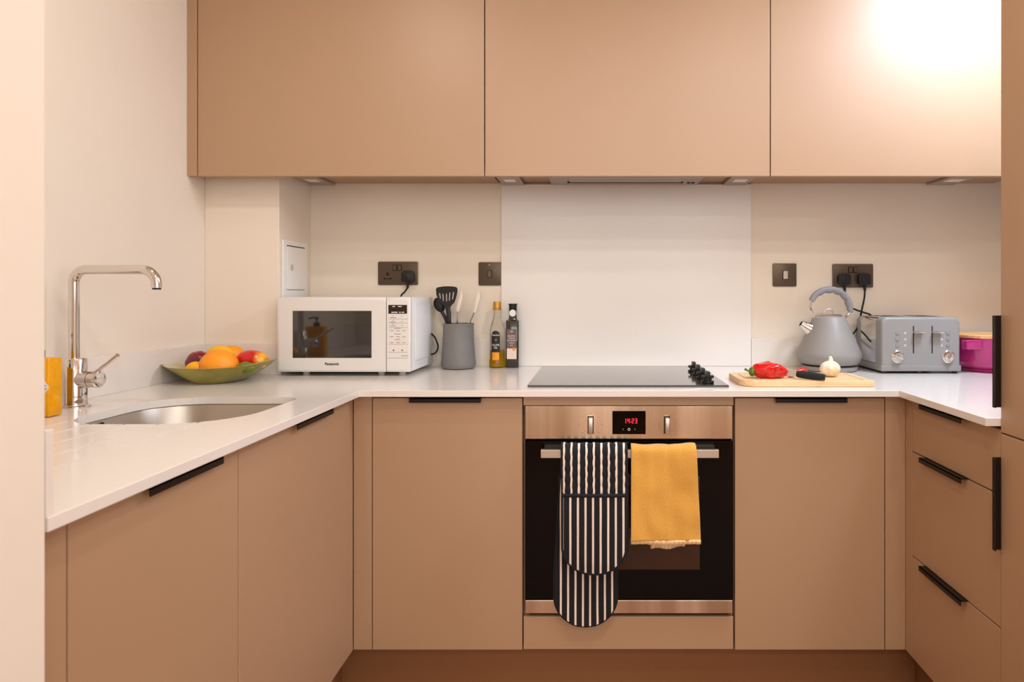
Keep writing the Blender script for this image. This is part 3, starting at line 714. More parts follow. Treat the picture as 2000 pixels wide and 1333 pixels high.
def plug(p, q, label, cable, lean=0, rnd=.010):
    x, z = X(p, WS - .02), Z(q, WS - .02)
    t = thing('plug', (x, WS - .02, z), label, 'plug', 'black mains plugs')
    finish(prism(B(), rrect(x - .0225, x + .0225, z - .021, z + .022, (.008, .008, .013, .013), 6), 'y', WS - .033, WS - .0108, bev=.004, seg=3), 'body', M['bplastic'], t, 'y')
    finish(prism(B(), rrect(x - .014, x + .014, z - .013, z + .012, .004, 4), 'y', WS - .037, WS - .032, bev=.002), 'fuse_cover', M['bplastic'], t, 'y')
    finish(tube(B(), [(x, WS - .024, z - .018), (x + lean * .004, WS - .025, z - .030), (x + lean * .012, WS - .026, z - .042)], [.007, .0055, .0042], 12), 'cable_grip', M['rubber'], t, 'y')
    pts = [(x + lean * .012, WS - .026, z - .041)] + cable
    finish(tube(B(), smooth_path(pts, 8), .0031, 10), 'cable', M['rubber'], t, 'y')
t, x0, x1, z0, z1 = plate('double_socket', 739, 817, 511.5, 557, 'dark metal double socket above the microwave', 'socket')
rocker(t, X(772, WS) - .0002, Z(523.5, WS)); rocker(t, X(781.5, WS), Z(523.5, WS)); pins(t, X(758, WS), Z(541, WS)); pins(t, X(797, WS), Z(541, WS))
plug(797, 541, 'black plug with a short bent cable in the socket above the microwave',
     [px(790, 571, 2.448), px(783, 581, 2.44), px(786, 615, 2.43), px(840, 650, 2.43), px(853, 668, 2.42), px(855, 682, 2.42), px(846, 692, 2.42), px(830, 690, 2.41)], 0)
t, x0, x1, z0, z1 = plate('cooker_switch', 935, 980, 512.5, 558, 'dark metal cooker switch with red neon, cut off by the splashback', 'switch')
rocker(t, X(956.5, WS), Z(535.5, WS), .0065, .0125)
finish(bx(X(956.5, WS) - .003, X(956.5, WS) + .003, WS - .0068, WS - .0058, Z(519, WS), Z(517, WS)), 'neon', mat('neon_pink', (236, 140, 120), .4, var=.02), t, label='small pinkish neon light')
t, x0, x1, z0, z1 = plate('wall_switch', 1508.5, 1555, 515, 560, 'dark metal square wall switch with a pale rocker', 'switch')
rocker(t, X(1533, WS), Z(537.5, WS), .0085, .0150, 'steelbar')
t, x0, x1, z0, z1 = plate('double_socket', 1625, 1704.5, 516, 562, 'dark metal double socket behind the kettle, both outlets in use', 'socket')
rocker(t, X(1659.5, WS), Z(527.5, WS)); rocker(t, X(1669.2, WS), Z(527.5, WS))
plug(1648.5, 546, 'black plug in the left outlet behind the kettle handle', [px(1652, 575, 2.44), px(1656, 595, 2.43), px(1668, 604, 2.43), px(1688, 611, 2.44), px(1702, 617, 2.455), px(1722, 640, 2.458)], 0)
plug(1687.5, 546, 'black plug in the right outlet above the toaster', [px(1688, 583, 2.44), px(1684, 602, 2.44), px(1681, 616, 2.445), px(1676, 638, 2.448), px(1664, 655, 2.44), px(1650, 668, 2.448)], .1)

# ------------------------------------------------------------------ utensil pot and utensils
PD = 2.398; pcx = X(895.5, PD); ps = F / PD
t = thing('utensil_pot', (pcx, PD, WT), 'grey stoneware utensil pot beside the microwave', 'pot')
pr = [(.050, 0), (.0585, .003), (.0618, .010), (.0625, .018), (.0605, .035), (.0575, .075), (.0555, .115), (.0545, .150), (.0550, .157), (.0560, .160), (.0555, .1635), (.0525, .1635), (.0515, .155), (.054, .08), (.057, .02), (.03, .008)]
finish(lathe(B(), pr, (pcx, PD, WT), 48), 'body', M['potgrey'], t, 'y')
PZ = WT + .1635
# slotted spatula
t = thing('spatula', (pcx - .025, PD, WT + .02), 'black slotted spatula standing head up in the grey pot', 'spatula')
sd = PD - .012
head = [(851.5, 566), (853, 562.5), (861, 560.5), (873, 559.5), (889, 560.5), (893.5, 565), (892.5, 575), (888, 590), (881, 598), (878, 604), (872, 604), (868, 598), (860, 592), (853, 578)]
head = [tuple(q.xz) for q in smooth_path([px(a, b2, sd) for a, b2 in head + [head[0]]], 4)[:-1]]
hd_ = finish(prism(B(), head, 'y', sd - .0015, sd + .0015, bev=.0006, bevel_all=True), 'blade', M['bplastic'], t)
cuts = []
for (a, b2, c0, c1) in ((858.5, 860.5, 573, 585.5), (865, 866, 574.5, 588), (872, 872.2, 574, 589), (878.7, 877.6, 572, 587.5), (886, 883.8, 571, 585)):
    q0, q1 = px(a, c0, sd), px(b2, c1, sd); w_ = .0021
    cuts.append(finish(prism(B(), [(q0.x - w_, q0.z), (q0.x + w_, q0.z), (q1.x + w_, q1.z), (q1.x - w_, q1.z)], 'y', sd - .01, sd + .01), 'c', M['bplastic']))
for c in cuts: c.location = -0 * Vector((1, 1, 1))
bpy.context.view_layer.update(); boolean(hd_, cuts)
finish(tube(B(), smooth_path([px(874.5, 601, sd), px(876, 612, sd), px(877, 632, sd), px(880, 668, sd + .01), px(884, 706, sd + .02)], 5), .0085, 12, flat=(.5, 1)), 'handle', M['bplastic'], t, 'y')
# ladle behind
t = thing('ladle', (pcx - .04, PD + .02, WT + .02), 'black ladle leaning left behind the spatula', 'ladle')
ld = PD + .022
bm = B(); ball(bm, px(858, 596, ld), .020, .012, .028, 20, 12, rot=Matrix.Rotation(-.45, 4, 'Y'))
finish(bm, 'bowl', M['bplastic'], t, 'all')
finish(tube(B(), smooth_path([px(861, 606, ld), px(868, 618, ld), px(874, 634, ld), px(885, 670, ld - .01), px(897, 704, ld - .02)], 5), .006, 10), 'handle', M['bplastic'], t, 'y')
# tongs
t = thing('kitchen_tongs', (pcx + .01, PD, WT + .02), 'pale handled steel tongs standing open in the grey pot', 'tongs')
for pts_, pts2 in (([(891.5, 609), (892, 598), (895, 584), (899.5, 568), (903.5, 566), (904.5, 580), (900.5, 598), (897.5, 609)], [(895, 606), (893.5, 625), (893, 640), (898, 690)]),
                   ([(924, 611), (926.5, 600), (929, 586), (932, 571), (936, 568), (938, 572), (938, 583), (934, 598), (930, 612)], [(927, 608), (921, 622), (916, 636), (904, 690)])):
    a = finish(prism(B(), [tuple(px(u, v, PD).xz) for u, v in pts_], 'y', PD - .005, PD + .005, bev=.0018, bevel_all=True), 'grip', M['tonghandle'], t, 'y')
    finish(tube(B(), smooth_path([px(u, v, PD) for u, v in pts2], 4), .0042, 10, flat=(1, .8)), 'arm', M['chrome'], t, 'y')

# ------------------------------------------------------------------ bottles
def bottle(name, cp, D, prof, seg=32): return thing(name, (X(cp, D), D, WT), *prof)
OD2 = 2.425; ox = X(971, OD2); s_ = F / OD2
def zz(y): return Z(y, OD2) - WT
t = thing('oil_bottle', (ox, OD2, WT), 'clear glass olive oil bottle with gold cap, part full', 'bottle')
prof = [(.022, 0), (.0285, .002), (.0292, .010), (.0286, .026), (.0262, .034), (.0262, .072), (.0268, .130), (.0262, .140), (.0215, .158), (.0150, .180), (.0125, .196), (.0120, .212)]
finish(lathe(B(), prof, (ox, OD2, WT), 40), 'body', M['glass'], t, 'y', label='clear glass bottle')
prof2 = [(.020, .002), (.0265, .004), (.0274, .010), (.0268, .026), (.0245, .034), (.0245, .0635)]
finish(lathe(B(), prof2, (ox, OD2, WT), 40), 'oil', M['oil'], t, 'y', label='golden oil')
finish(lathe(B(), [(.0145, .211), (.0158, .212), (.0158, .217), (.0142, .219), (.0142, .240), (.013, .242)], (ox, OD2, WT), 32), 'cap', M['gold'], t, 'y')
lr = .0268
lb = finish(patch(B(), -.0155, .0155, WT + zz(687), WT + zz(645.5), ox - .0015, OD2, lr, arch=True), 'label', M['paperb'], t, 'y', label='black arched label')
bm = text(B(), 'Napolina', (ox - .0015, OD2 - lr - .0005, Z(654, OD2)), .0085, bend=lr)
text(bm, 'OLIVE', (ox - .0015, OD2 - lr - .0005, Z(673.5, OD2)), .0105, bend=lr); text(bm, 'OIL', (ox - .0015, OD2 - lr - .0005, Z(678.7, OD2)), .0095, bend=lr)
finish(bm, 'lettering', M['printw'], lb)
finish(ball(B(), (ox - .001, OD2 - lr - .0006, Z(663.5, OD2)), .0042, .0006, .0042, 14, 8), 'olive_picture', M['lime'], lb, 'y')
finish(patch(B(), -.0135, .0125, WT + zz(702.5), WT + zz(687.6), ox - .0015, OD2, lr), 'lower_label', M['papero'], t, 'y', label='orange label')

DD = 2.43; dx = X(1001.8, DD)
t = thing('vinegar_bottle', (dx, DD, WT), 'slim dark square-shouldered bottle with mauve and pink labels and black cap', 'bottle')
def sqb(h0, h1, w2, r, bev=.002): return prism(B(), rrect(dx - w2, dx + w2, DD - w2, DD + w2, r, 5), 'z', WT + h0, WT + h1, bev=bev)
bm = sqb(0, Z(625, DD) - WT, .0237, .008, .004)
finish(bm, 'body', M['dglass'], t, 'y', label='dark green glass')
finish(lathe(B(), [(.019, Z(626, DD) - WT), (.0155, Z(622, DD) - WT), (.0140, Z(616, DD) - WT), (.0140, Z(606, DD) - WT)], (dx, DD, WT), 28), 'neck', M['dglass'], t, 'y')
finish(lathe(B(), [(.0135, Z(607, DD) - WT), (.0145, Z(606, DD) - WT), (.0145, Z(597, DD) - WT), (.016, Z(596, DD) - WT), (.016, Z(593.5, DD) - WT)], (dx, DD, WT), 28), 'cap', M['bplastic'], t, 'y')
finish(prism(B(), [(dx + .001 + .0118 * math.cos(a), Z(611.7, DD) + .0128 * math.sin(a)) for a in [2 * PI * i / 24 for i in range(24)]], 'y', DD - .0158, DD - .0152), 'neck_label', M['printw'], t, label='round white neck label')
yf = DD - .0239
lb = finish(bx(dx - .0190, dx + .0160, yf - .0002, yf + .0002, Z(679.5, DD), Z(643, DD)), 'label', M['paperm'], t, label='mauve label')
bm = B()
for s2, y, sz in (('BALSAMIC', 656.0, .0068), ('VINEGAR', 660.4, .0068), ('OF MODENA', 664.8, .0064)):
    text(bm, s2, (dx - .0015, yf - .0005, Z(y, DD)), sz, sx=.92)
for (y, hw) in ((646.5, .006), (648.7, .003), (669.5, .009), (674, .005)): box(bm, dx - .0015 - hw, dx - .0015 + hw, yf - .0007, yf - .0003, Z(y, DD) - .0007, Z(y, DD) + .0007)
finish(bm, 'lettering', M['printw'], lb)
finish(bx(dx - .0190, dx + .0160, yf - .0002, yf + .0002, Z(700.5, DD), Z(680, DD)), 'lower_label', M['paperp'], t, label='pale pink label')
finish(cyl(B(), (dx + .0065, yf - .0003, Z(681.3, DD)), .0058, .0006, 'y', 20), 'seal', M['gold'], t, label='round gold seal')

# ------------------------------------------------------------------ kettle
KD = 2.345; kx = X(1619, KD)
def kz(y): return Z(y, KD)
t = thing('kettle', (kx, KD, WT), 'grey pyramid kettle with hooped handle and chrome spout', 'kettle')
b0 = finish(lathe(B(), [(.086, 0), (.0945, .003), (.0955, .010), (.0945, .0165), (.088, .018)], (kx, KD, WT), 56), 'base_plate', M['kettle'], t, 'y')
finish(lathe(B(), [(.084, .0182), (.084, .0262)], (kx, KD, WT), 48), 'base_gap', M['gap'], t, 'y')
pr = [(.088, kz(711)), (.0965, kz(709.5)), (.1035, kz(705.5)), (.1078, kz(700)), (.1098, kz(695)), (.1098, kz(692)), (.1075, kz(688)), (.1020, kz(680)), (.0560, kz(621.5)), (.0530, kz(619)), (.048, kz(618))]
finish(lathe(B(), [(r, z - WT) for r, z in pr], (kx, KD, WT), 64), 'body', M['kettle'], t, 'y')
lid = finish(lathe(B(), [(.0462, kz(618.4) - WT), (.0465, kz(616.5) - WT), (.040, kz(614.5) - WT), (.01, kz(613.8) - WT)], (kx, KD, WT), 48), 'lid', M['steelbar'], t, 'y')
lc = px(1618.5, 614, KD); r_ = .0172
finish(tube(B(), [lc + Vector((r_ * math.cos(a), 0, r_ * 1.05 * math.sin(a))) for a in [PI * i / 16 for i in range(17)]], .0032, 10), 'lid_loop', M['steelbar'], lid, 'y')
# handle
hc = px(1624.3, 601.5, KD); HR = 38.6 * KD / F
wire = []
for i in range(25):
    a = math.radians(212 - i * 10.1); wire.append(hc + Vector((HR * math.cos(a), 0, HR * 1.0 * math.sin(a))))
wire = [px(1591, 622, KD)] + wire + [px(1647, 622, KD)]
wire = smooth_path([px(1591.5, 621, KD), px(1586, 611, KD), px(1582.5, 600, KD), px(1584, 588, KD), px(1590, 577, KD), px(1600, 569, KD), px(1616, 563.5, KD), px(1632, 564.5, KD), px(1646, 571, KD), px(1656, 581, KD), px(1661.5, 594, KD), px(1661, 606, KD), px(1655, 615, KD), px(1648.5, 622, KD)], 6)
hdl = finish(tube(B(), wire, .0046, 12, flat=(1.6, .9)), 'handle', M['chrome'], t, 'y', label='chrome hoop handle')
gp = smooth_path([px(1583.8, 587, KD), px(1591, 576, KD), px(1602, 568, KD), px(1616, 564.2, KD), px(1630, 564.8, KD), px(1643, 570, KD), px(1653, 579, KD), px(1659.5, 591, KD), px(1661.5, 605, KD), px(1660, 609.5, KD)], 9)
n = len(gp)
# grip: flat outer face, scalloped under side
g = B(); rings = []
for i, p in enumerate(gp):
    d_ = (gp[min(i + 1, n - 1)] - gp[max(i - 1, 0)]).normalized(); nrm = Vector((-d_.z, 0, d_.x))
    if nrm.dot(p - hc) < 0: nrm = -nrm
    s = i / (n - 1); inner = .0115 + (.0042 * abs(math.sin(s * PI * 7.0)) if .12 < s < .9 else .001)
    inner += .002 * math.sin(PI * s)
    if s > .93: inner *= .85
    outer = .0078; wy = .0118; ring = []
    for k in range(16):
        a = 2 * PI * k / 16; ca, sa = math.cos(a), math.sin(a)
        rad = outer if ca > 0 else inner
        ring.append(g.verts.new(p + nrm * rad * ca + Vector((0, wy * sa, 0))))
    rings.append(ring)
for a, b2 in zip(rings, rings[1:]):
    for k in range(16): g.faces.new([a[k], a[(k + 1) % 16], b2[(k + 1) % 16], b2[k]])
g.faces.new(rings[0][::-1]); g.faces.new(rings[-1])
finish(g, 'grip', M['grip'], hdl, 'y', label='scalloped grey grip')
for p in ((1591.5, 621.5), (1648.5, 622.5)):
    q = px(p[0], p[1], KD); bm = B(); ball(bm, q, .007, .009, .006, 14, 10); ball(bm, q + Vector((.004 if p[0] < 1600 else -.004, 0, -.008)), .006, .008, .006, 14, 10)
    finish(bm, 'pivot', M['chrome'], hdl, 'y')
# spout: chrome wedge opening upwards
sp0, sp1 = px(1590, 647.5, KD), px(1565, 632.5, KD)
bm = B(); dv = (sp1 - sp0); L = dv.length
lathe(bm, [(.0300, -.014), (.0240, L * .35), (.0150, L * .85), (.0125, L * 1.02)], (0, 0, 0), 32)
bm.transform(Matrix.Translation(sp0) @ Vector((0, 0, 1)).rotation_difference(dv).to_matrix().to_4x4())
spt = finish(bm, 'spout', M['chrome'], t, 'y', label='chrome spout')
bm = B(); lathe(bm, [(.0098, L * 1.022), (.0098, L * 1.03)], (0, 0, 0), 24)
bm.transform(Matrix.Translation(sp0) @ Vector((0, 0, 1)).rotation_difference(dv).to_matrix().to_4x4())
finish(bm, 'spout_opening', M['gap'], spt, 'y')

# ------------------------------------------------------------------ toaster
TD2 = 2.235; tx0, tx1 = X(1722, TD2), X(1876, TD2); tz1 = Z(620, TD2); tzb = Z(713.5, TD2); tzf = Z(725.5, TD2); TBK = 2.452
t = thing('toaster', ((tx0 + tx1) / 2, 2.34, WT), 'grey four-slice toaster with chrome sides, two levers and two dials', 'toaster')
def tprof(x0, x1, z0, z1, r): return rrect(x0, x1, z0, z1, (.003, .003, r, r), 8)
fr = finish(prism(B(), tprof(tx0, tx1, tzb - .0105, tz1, .022), 'y', TD2, TD2 + .055, bev=.009, seg=4), 'front_panel', M['toaster'], t, 'y')
finish(prism(B(), tprof(tx0 + .004, tx1 - .004, tzb, tz1 - .002, .020), 'y', TD2 + .056, TBK - .03, bev=0), 'side_shell', M['chrome'], t, 'y', label='polished chrome wrap')
finish(prism(B(), tprof(tx0, tx1, tzb, tz1, .022), 'y', TBK - .029, TBK, bev=.006, seg=3), 'back_panel', M['toaster'], t, 'y')
bm = B(); box(bm, tx0 - .0015, tx1 + .0015, TD2 - .0015, TBK, tzf, tzb - .0003, bev=.001)
finish(bm, 'base', M['toaster'], t, 'y')
for (x, y) in ((tx0 + .012, TD2 + .01), (tx0 + .13, TD2 + .01), (tx1 - .015, TD2 + .01), (tx0 + .012, TBK - .02), (tx1 - .015, TBK - .02)):
    finish(cyl(B(), (x, y, WT), .009, tzf - WT, seg=14), 'foot', M['bplastic'], t)
for k in range(2):
    xx = tx0 + .030 + k * .125
    for j in (0, 1):
        finish(bx(xx + j * .045, xx + .03 + j * .045, TD2 + .06, TBK - .04, tz1 - .004, tz1 + .0006), 'bread_slot', M['gap'], t)
finish(bx(tx0 + .012, tx1 - .02, TD2 + .058, TBK - .032, tz1 - .003, tz1 + .0003), 'top_plate', M['chrome'], t)
for p in (1784, 1820.5):
    xx = X(p, TD2)
    finish(bx(xx - .0018, xx + .0018, TD2 - .0006, TD2 + .002, Z(690.5, TD2), Z(637, TD2)), 'lever_slot', M['gap'], fr)
    finish(bx(xx - .003, xx + .032, TD2 - .020, TD2 - .002, Z(650.3, TD2), Z(647.5, TD2), bev=.001), 'lever', M['chrome'], fr, 'y')
    finish(bx(xx + .001, xx + .012, TD2 - .004, TD2 - .0002, Z(653, TD2), Z(650, TD2), bev=.001), 'lever_stem', M['toaster'], fr)
for (p, ip) in ((1753, 1768), (1852, 1839.5)):
    xx = X(p, TD2)
    for y in (651, 663, 675.2):
        z = Z(y, TD2)
        finish(lathe(B(), [(.0072, 0), (.0072, .0012), (.0062, .0016), (.0055, .0006), (.0055, .0016), (.0045, .0022)], (xx, TD2, z), 24, 'y'), 'button', M['toaster'], fr, 'y')
        finish(cyl(B(), (X(ip, TD2), TD2, z), .0038, .0003, 'y', 14), 'icon', mat('pale_icon', (196, 194, 194), .5, var=.02) if 'ic' not in M else M['ic'], fr)
    z = Z(697, TD2)
    kn = finish(lathe(B(), [(.0215, 0), (.0215, .002), (.0195, .0035), (.0175, .002), (.0155, .002), (.0155, .010), (.0138, .012)], (xx, TD2, z), 36, 'y'), 'dial', M['chrome'], fr, 'y')
    g = bx(xx - .0028, xx + .0028, TD2 - .019, TD2 - .011, z - .0135, z + .0135, bev=.001); rot_about(g, (xx, TD2, z), -1.0 if p < 1800 else .1, 'Y')
    finish(g, 'dial_grip', M['chrome'], kn, 'y')

# ------------------------------------------------------------------ magenta pot
GD = 2.33; gx = 1.385
t = thing('casserole_pot', (gx, GD, WT), 'magenta pot with a pale bamboo lid, half hidden beside the toaster', 'pot')
gt = Z(663, GD - .1) - WT
finish(lathe(B(), [(.088, 0), (.092, .004), (.094, .010), (.091, .012), (.108, .022), (.116, .036), (.119, gt)], (gx, GD, WT), 56), 'body', M['pink'], t, 'y')
finish(lathe(B(), [(.119, gt + .0005), (.1205, gt + .002), (.1205, gt + .010), (.118, gt + .0125), (.115, gt + .0125), (.113, gt + .010), (.02, gt + .010)], (gx, GD, WT), 56), 'lid', M['lidwood'], t, 'y', label='pale bamboo lid')
finish(prism(B(), rrect(gx - .132, gx - .078, WT + gt - .036, WT + gt - .004, (.006, .012, .003, .003), 5), 'y', GD - .100, GD - .07, bev=.004), 'handle', M['pink'], t, 'y')

# ------------------------------------------------------------------ chopping board and what lies on it
BZ0, BZ1 = WT + .0003, WT + .0185
bx0, bx1, by0, by1 = .424, .809, 1.909, 2.115
bd = finish(prism(B(), rrect(bx0, bx1, by0, by1, (.055, .006, .02, .02), 10), 'z', BZ0, BZ1, bev=.002), 'chopping_board', M['board'])
cuts = []
o_ = rrect(bx0 + .022, bx1 - .022, by0 + .022, by1 - .018, (.034, .006, .006, .006), 8); i_ = rrect(bx0 + .027, bx1 - .027, by0 + .027, by1 - .023, (.03, .004, .004, .004), 8)
g = B(); vo = [[g.verts.new((p[0], p[1], z)) for p in pp] for pp, z in ((o_, BZ1 - .002), (o_, BZ1 + .01), (i_, BZ1 + .01), (i_, BZ1 - .002))]
for k in range(4):
    a, b2 = vo[k], vo[(k + 1) % 4]; n = len(a)
    for i in range(n): g.faces.new([a[i], a[(i + 1) % n], b2[(i + 1) % n], b2[i]])
boolean(bd, [finish(g, 'c', M['board'])])
tag(bd, 'pale bamboo chopping board with a juice groove and one rounded corner', 'chopping board')
# pepper
pc = px(1505, 727, 1.970); pc.z = BZ1 + .0240
t = thing('red_pepper', (pc.x, pc.y, BZ1), 'wrinkled whole red pepper with a green stalk at the left of the board', 'pepper')
def pep(p):
    r = 1.0; x = p.x
    w_ = .92 - .28 * max(0, x) - .35 * max(0, x) ** 3
    a = math.atan2(p.z, p.y); w_ *= 1 + .10 * math.sin(3 * a + x * 1.5) + .16 * noise.noise(Vector((x * 2.2, p.y * 2.4, p.z * 2.4)) + Vector((3, 1, 7))) + .06 * math.sin(9 * x + 2 * a)
    return Vector((x, p.y * w_, p.z * w_ - .18 * max(0, x)))
finish(ball(B(), pc, .0580, .034, .029, 56, 36, fn=pep), 'flesh', M['pepper'], t, 'all')
st = pc + Vector((-.056, -.004, -.004))
bm = B(); ball(bm, st, .010, .014, .014, 16, 10); tube(bm, smooth_path([st + Vector((-.004, 0, .002)), st + Vector((-.012, -.002, .003)), st + Vector((-.022, -.003, .008))], 4), [.0045, .0042, .004, .0036, .0034, .003, .003, .0034, .004][:9], 10)
finish(bm, 'stalk', M['stem'], t, 'y')
# pepper pieces
def piece(cp, D, r, lab, ang, elev=0):
    c = px(cp[0], cp[1], D); c.z = BZ1 + r[2] * .8 + elev
    e = thing('pepper_slice', (c.x, c.y, BZ1), lab, 'pepper', 'cut pieces of red pepper')
    finish(ball(B(), c, *r, seg=24, rings=14, fn=lambda p: Vector((p.x, p.y * (1 - .3 * p.x) * (1 + .2 * noise.noise(p * 3)), p.z * (1 + .25 * math.sin(5 * p.x)) + .25 * p.x)), rot=Matrix.Rotation(ang, 4, 'Z')), 'flesh', M['pepper'], e, 'all')
piece((1562, 723), 2.075, (.029, .010, .0065), 'curved strip of cut red pepper behind the knife', .15, .006)
piece((1547, 735), 1.99, (.012, .010, .007), 'small piece of cut red pepper under the knife', .2)
# knife
k0 = px(1556, 731, 1.95); k0.z = BZ1 + .015; k1 = px(1611, 742, 1.905); k1.z = BZ1 + .0105
dvec = (k1 - k0).normalized(); tip = k0 - dvec * .125; tip.z = BZ1 + .020; 
t = thing('kitchen_knife', (k0.x, k0.y, BZ1), 'short kitchen knife with dark grey handle resting across the red pepper', 'knife')
hp = [k0, k0.lerp(k1, .15), k0.lerp(k1, .5), k0.lerp(k1, .85), k1]
finish(tube(B(), smooth_path(hp, 5), [.009 + .0022 * math.sin(PI * min(1, i / 20 * 1.1)) for i in range(21)], 16, flat=(.75, 1)), 'handle', M['rubber'], t, 'y', label='dark grey handle')
hz_ = Vector((dvec.x, dvec.y, 0)).normalized(); up = Vector((0, .35, .94))
bo_ = k0 + dvec * .004; L = .118
bo_ = bo_ + Vector((0, 0, .0035))
P4 = [bo_ + up * .009, bo_ - up * .0125, bo_ - hz_ * L * .6 - up * .012, bo_ - hz_ * L * .85 - up * .007, bo_ - hz_ * L + up * .003, bo_ - hz_ * L * .7 + up * .0085]
nn = hz_.cross(up).normalized() * .0008
bm = B(); va = [bm.verts.new(p + nn) for p in P4]; vb = [bm.verts.new(p - nn * .9) for p in P4]
bm.faces.new(va); bm.faces.new(vb[::-1])
for i in range(6): bm.faces.new([va[i], va[(i + 1) % 6], vb[(i + 1) % 6], vb[i]])
finish(bm, 'blade', M['blade'], t, label='plain steel blade')
# garlic
gc = px(1621.5, 722, 2.005); gc.z = BZ1 + .0245
t = thing('garlic_bulb', (gc.x, gc.y, BZ1), 'whole white garlic bulb on the chopping board', 'garlic')
def gar(p):
    a = math.atan2(p.y, p.x); k = 1 + .055 * math.cos(7 * a) * (1 - abs(p.z)) + .04 * noise.noise(p * 2)
    return Vector((p.x * k, p.y * k, p.z))
finish(ball(B(), gc, .0295, .0285, .0245, 48, 28, fn=gar), 'cloves', M['garlic'], t, 'all')
finish(tube(B(), smooth_path([gc + Vector((0, 0, .016)), gc + Vector((.001, 0, .023)), gc + Vector((.001, 0, .031)), gc + Vector((-.0015, 0, .037))], 5), [.017, .0145, .012, .0098, .0085, .0078, .0074, .0072, .007, .0066, .006, .0056, .0052, .0048, .0044, .004], 16), 'neck', M['garlic'], t, 'all')

# ------------------------------------------------------------------ oven glove and towel
def drape(path, half, m, name, parent, thick, quilt=0, xc=None, wr=0, seed=0, nu=36, label=None, uvx=0, puff=0, rnd=True, botf=None):
    """path: list of (y, z) along the cloth; half(s, dist_to_end)->half width; xc(s)->centre x; s in metres"""
    P = smooth_path([Vector((0, p[0], p[1])) for p in path], 6)
    # resample
    L = [0]
    for a, b2 in zip(P, P[1:]): L.append(L[-1] + (b2 - a).length)
    tot = L[-1]; N = max(12, int(tot / .0035)); S = []
    j = 0
    for i in range(N + 1):
        u = i / N
        if rnd: u = 1 - (1 - u) ** 1.25 if False else u
        s = tot * u
        while j < len(L) - 2 and L[j + 1] < s: j += 1
        f_ = (s - L[j]) / max(1e-9, L[j + 1] - L[j]); S.append((s, P[j].lerp(P[j + 1], f_)))
    bm = B(); uv = bm.loops.layers.uv.new('UVMap'); rows = []; uvs = []
    for i, (s, p) in enumerate(S):
        tn = (S[min(i + 1, N)][1] - S[max(i - 1, 0)][1]).normalized(); nr = Vector((0, tn.z, -tn.y))
        if nr.y > 0 and abs(nr.y) > .3: nr = -nr
        h = half(s, tot - s); row = []; ur = []
        for k in range(nu + 1):
            u = -1 + 2 * k / nu; x = xc(s) + u * h
            d_ = 0
            if quilt:
                q = .030; a = math.cos(PI * (x + s) / q); c_ = math.cos(PI * (x - s) / q)
                d_ += quilt * (min(abs(a), abs(c_)) ** .6)
            if puff: d_ += puff * max(0, 1 - u * u) ** .5 * min(1, (tot - s) / .03 + .0)
            if wr: d_ += wr * (noise.noise(Vector((x * 9 + seed, s * 5, seed))) + .5 * noise.noise(Vector((x * 26, s * 14, seed + 5)))) * min(1, s / .04)
            dz = botf(u) * (s / tot) if botf else 0
            row.append(bm.verts.new(Vector((x, p.y, p.z + dz)) + nr * d_)); ur.append((x - uvx + .12 * 0, s))
        rows.append(row); uvs.append(ur)
    for i in range(N):
        for k in range(nu):
            f_ = bm.faces.new([rows[i][k], rows[i][k + 1], rows[i + 1][k + 1], rows[i + 1][k]])
            for lp, q in zip(f_.loops, (uvs[i][k], uvs[i][k + 1], uvs[i + 1][k + 1], uvs[i + 1][k])): lp[uv].uv = q
    edge = [rows[i][0].co.copy() for i in range(N + 1)] + [rows[N][k].co.copy() for k in range(1, nu)] + [rows[i][nu].co.copy() for i in range(N, -1, -1)]
    top = [rows[0][k].co.copy() for k in range(nu + 1)]
    o = finish(bm, name, m, parent, 'all', label=label)
    md = o.modifiers.new('s', 'SOLIDIFY'); md.thickness = thick; md.offset = 0
    return o, edge, top
def roundend(w, R):
    def f_(s, e):
        if e >= R: return w
        return w * math.sqrt(max(.0, 1 - ((R - e) / R) ** 2)) if e > 0 else w * .02
    return f_
gl = thing('oven_glove', (-.005, HB + .007, .74), 'navy and cream striped double oven glove hanging on the oven handle', 'oven glove')
barz = Z(879.5, HB); 
gw = .0875; gxc = -.0045
zf = Z(1123, 1.80); zb = Z(1223, 1.85)
pf = [(1.848, barz - .012), (1.846, barz + .004), (1.836, barz + .011), (1.822, barz + .010), (1.812, barz + .001), (1.8085, barz - .03), (1.807, barz - .10), (1.806, .50), (1.806, zf)]
o, e1, _ = drape(pf, roundend(gw, .075), M['stripeA'], 'front_mitt', gl, .009, quilt=.0028, xc=lambda s: gxc + .003 * math.sin(s * 6), wr=.002, seed=3, uvx=-.004)
finish(tube(B(), e1, .0046, 8), 'front_binding', M['binding'], gl, 'y', label='navy binding tape')
zp = Z(968, 1.80)
pp_ = [(1.7985, zp), (1.7970, zp - .05), (1.7975, .50), (1.7985, .44), (1.7995, zf + .001)]
o, e2, top2 = drape(pp_, roundend(gw - .002, .075), M['stripeB'], 'front_pocket', gl, .006, quilt=0, xc=lambda s: gxc + .001, wr=.003, seed=8, uvx=0, puff=.004, botf=lambda u: 0)
finish(tube(B(), top2, .0055, 8), 'pocket_binding', M['binding'], gl, 'y', label='navy pocket edge')
finish(tube(B(), e2, .0045, 8), 'pocket_edge_binding', M['binding'], gl, 'y')
pb = [(1.8475, barz - .010), (1.8495, barz - .05), (1.8510, .55), (1.8520, .40), (1.8500, zb)]
o, e3, _ = drape(pb, roundend(gw - .001, .080), M['stripeA'], 'back_mitt', gl, .009, quilt=0, xc=lambda s: gxc - .001 - .022 * min(1, s / .35) , wr=.004, seed=15, uvx=.006)
finish(tube(B(), e3, .0046, 8), 'back_binding', M['binding'], gl, 'y')
q0 = px(1224, 925, 1.806)
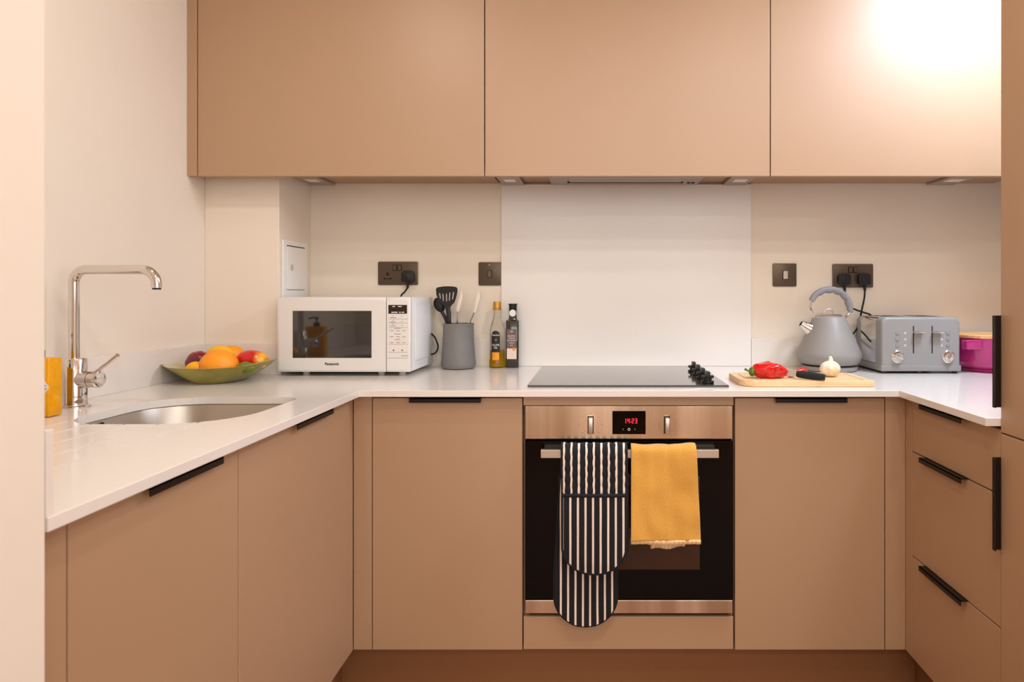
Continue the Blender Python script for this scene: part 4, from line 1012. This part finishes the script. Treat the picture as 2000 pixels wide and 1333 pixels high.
finish(tube(B(), smooth_path([q0, q0 + Vector((.008, .006, -.010)), q0 + Vector((.010, .010, -.025)), q0 + Vector((.002, .010, -.038))], 6), .004, 8, flat=(1.3, .6)), 'hanging_loop', M['binding'], gl, 'y')

tw = thing('tea_towel', (.185, HB + .007, .74), 'mustard yellow woven tea towel folded over the oven handle', 'towel')
tz = Z(1057, 1.80); xl0, xr0 = X(1233, 1.81), X(1357, 1.81); xl1, xr1 = X(1232, 1.80), X(1369, 1.80)
def th(s, e): 
    tot = s + e; u = s / tot
    return ((xr0 - xl0) + ((xr1 - xl1) - (xr0 - xl0)) * u) / 2
tot_ = None
def tc_(s): u = min(1, s / .30); return (xl0 + xr0) / 2 + ((xl1 + xr1) / 2 - (xl0 + xr0) / 2) * u
pt = [(1.846, barz - .03), (1.845, barz), (1.838, barz + .009), (1.822, barz + .0095), (1.811, barz + .002), (1.8075, barz - .03), (1.806, barz - .12), (1.805, tz + .05), (1.804, tz)]
drape(pt, th, M['towel'], 'front_fold', tw, .005, xc=tc_, wr=.010, seed=21, nu=48, uvx=0)
def hemline(y0, z0, x0, x1, h, name, lab, wav=.0015, D=1.804, slope=0):
    bm = B(); uv = bm.loops.layers.uv.new('UVMap'); n = 40; rr = []
    for i in range(n + 1):
        u = i / n; x = x0 + (x1 - x0) * u; w2 = wav * math.sin(u * 9)
        rr.append([bm.verts.new((x, D + .0009 * math.sin(u * n * 1.6), z0 + dz + w2 + slope * u)) for dz in (0, -h / 2, -h)])
    for i in range(n):
        for k in range(2):
            f_ = bm.faces.new([rr[i][k], rr[i + 1][k], rr[i + 1][k + 1], rr[i][k + 1]])
            for lp in f_.loops: lp[uv].uv = (lp.vert.co.x, lp.vert.co.z)
    o = finish(bm, name, M['hem'], tw, 'all', label=lab); md = o.modifiers.new('s', 'SOLIDIFY'); md.thickness = .008; md.offset = 0
hemline(0, tz + .001, xl1 + .0005, xr1 - .0005, .0115, 'hem', 'cream hem', .0012)
ptb = [(1.8465, barz - .02), (1.8475, barz - .1), (1.8470, .52), (1.8460, Z(1066, 1.84))]
drape(ptb, lambda s, e: .062, M['towel'], 'back_fold', tw, .004, xc=lambda s: .208, wr=.004, seed=33, nu=30)
hemline(0, Z(1064, 1.845), X(1271, 1.845), X(1336, 1.845), .012, 'back_hem', 'cream corner peeping below', .003, 1.8445, .006)
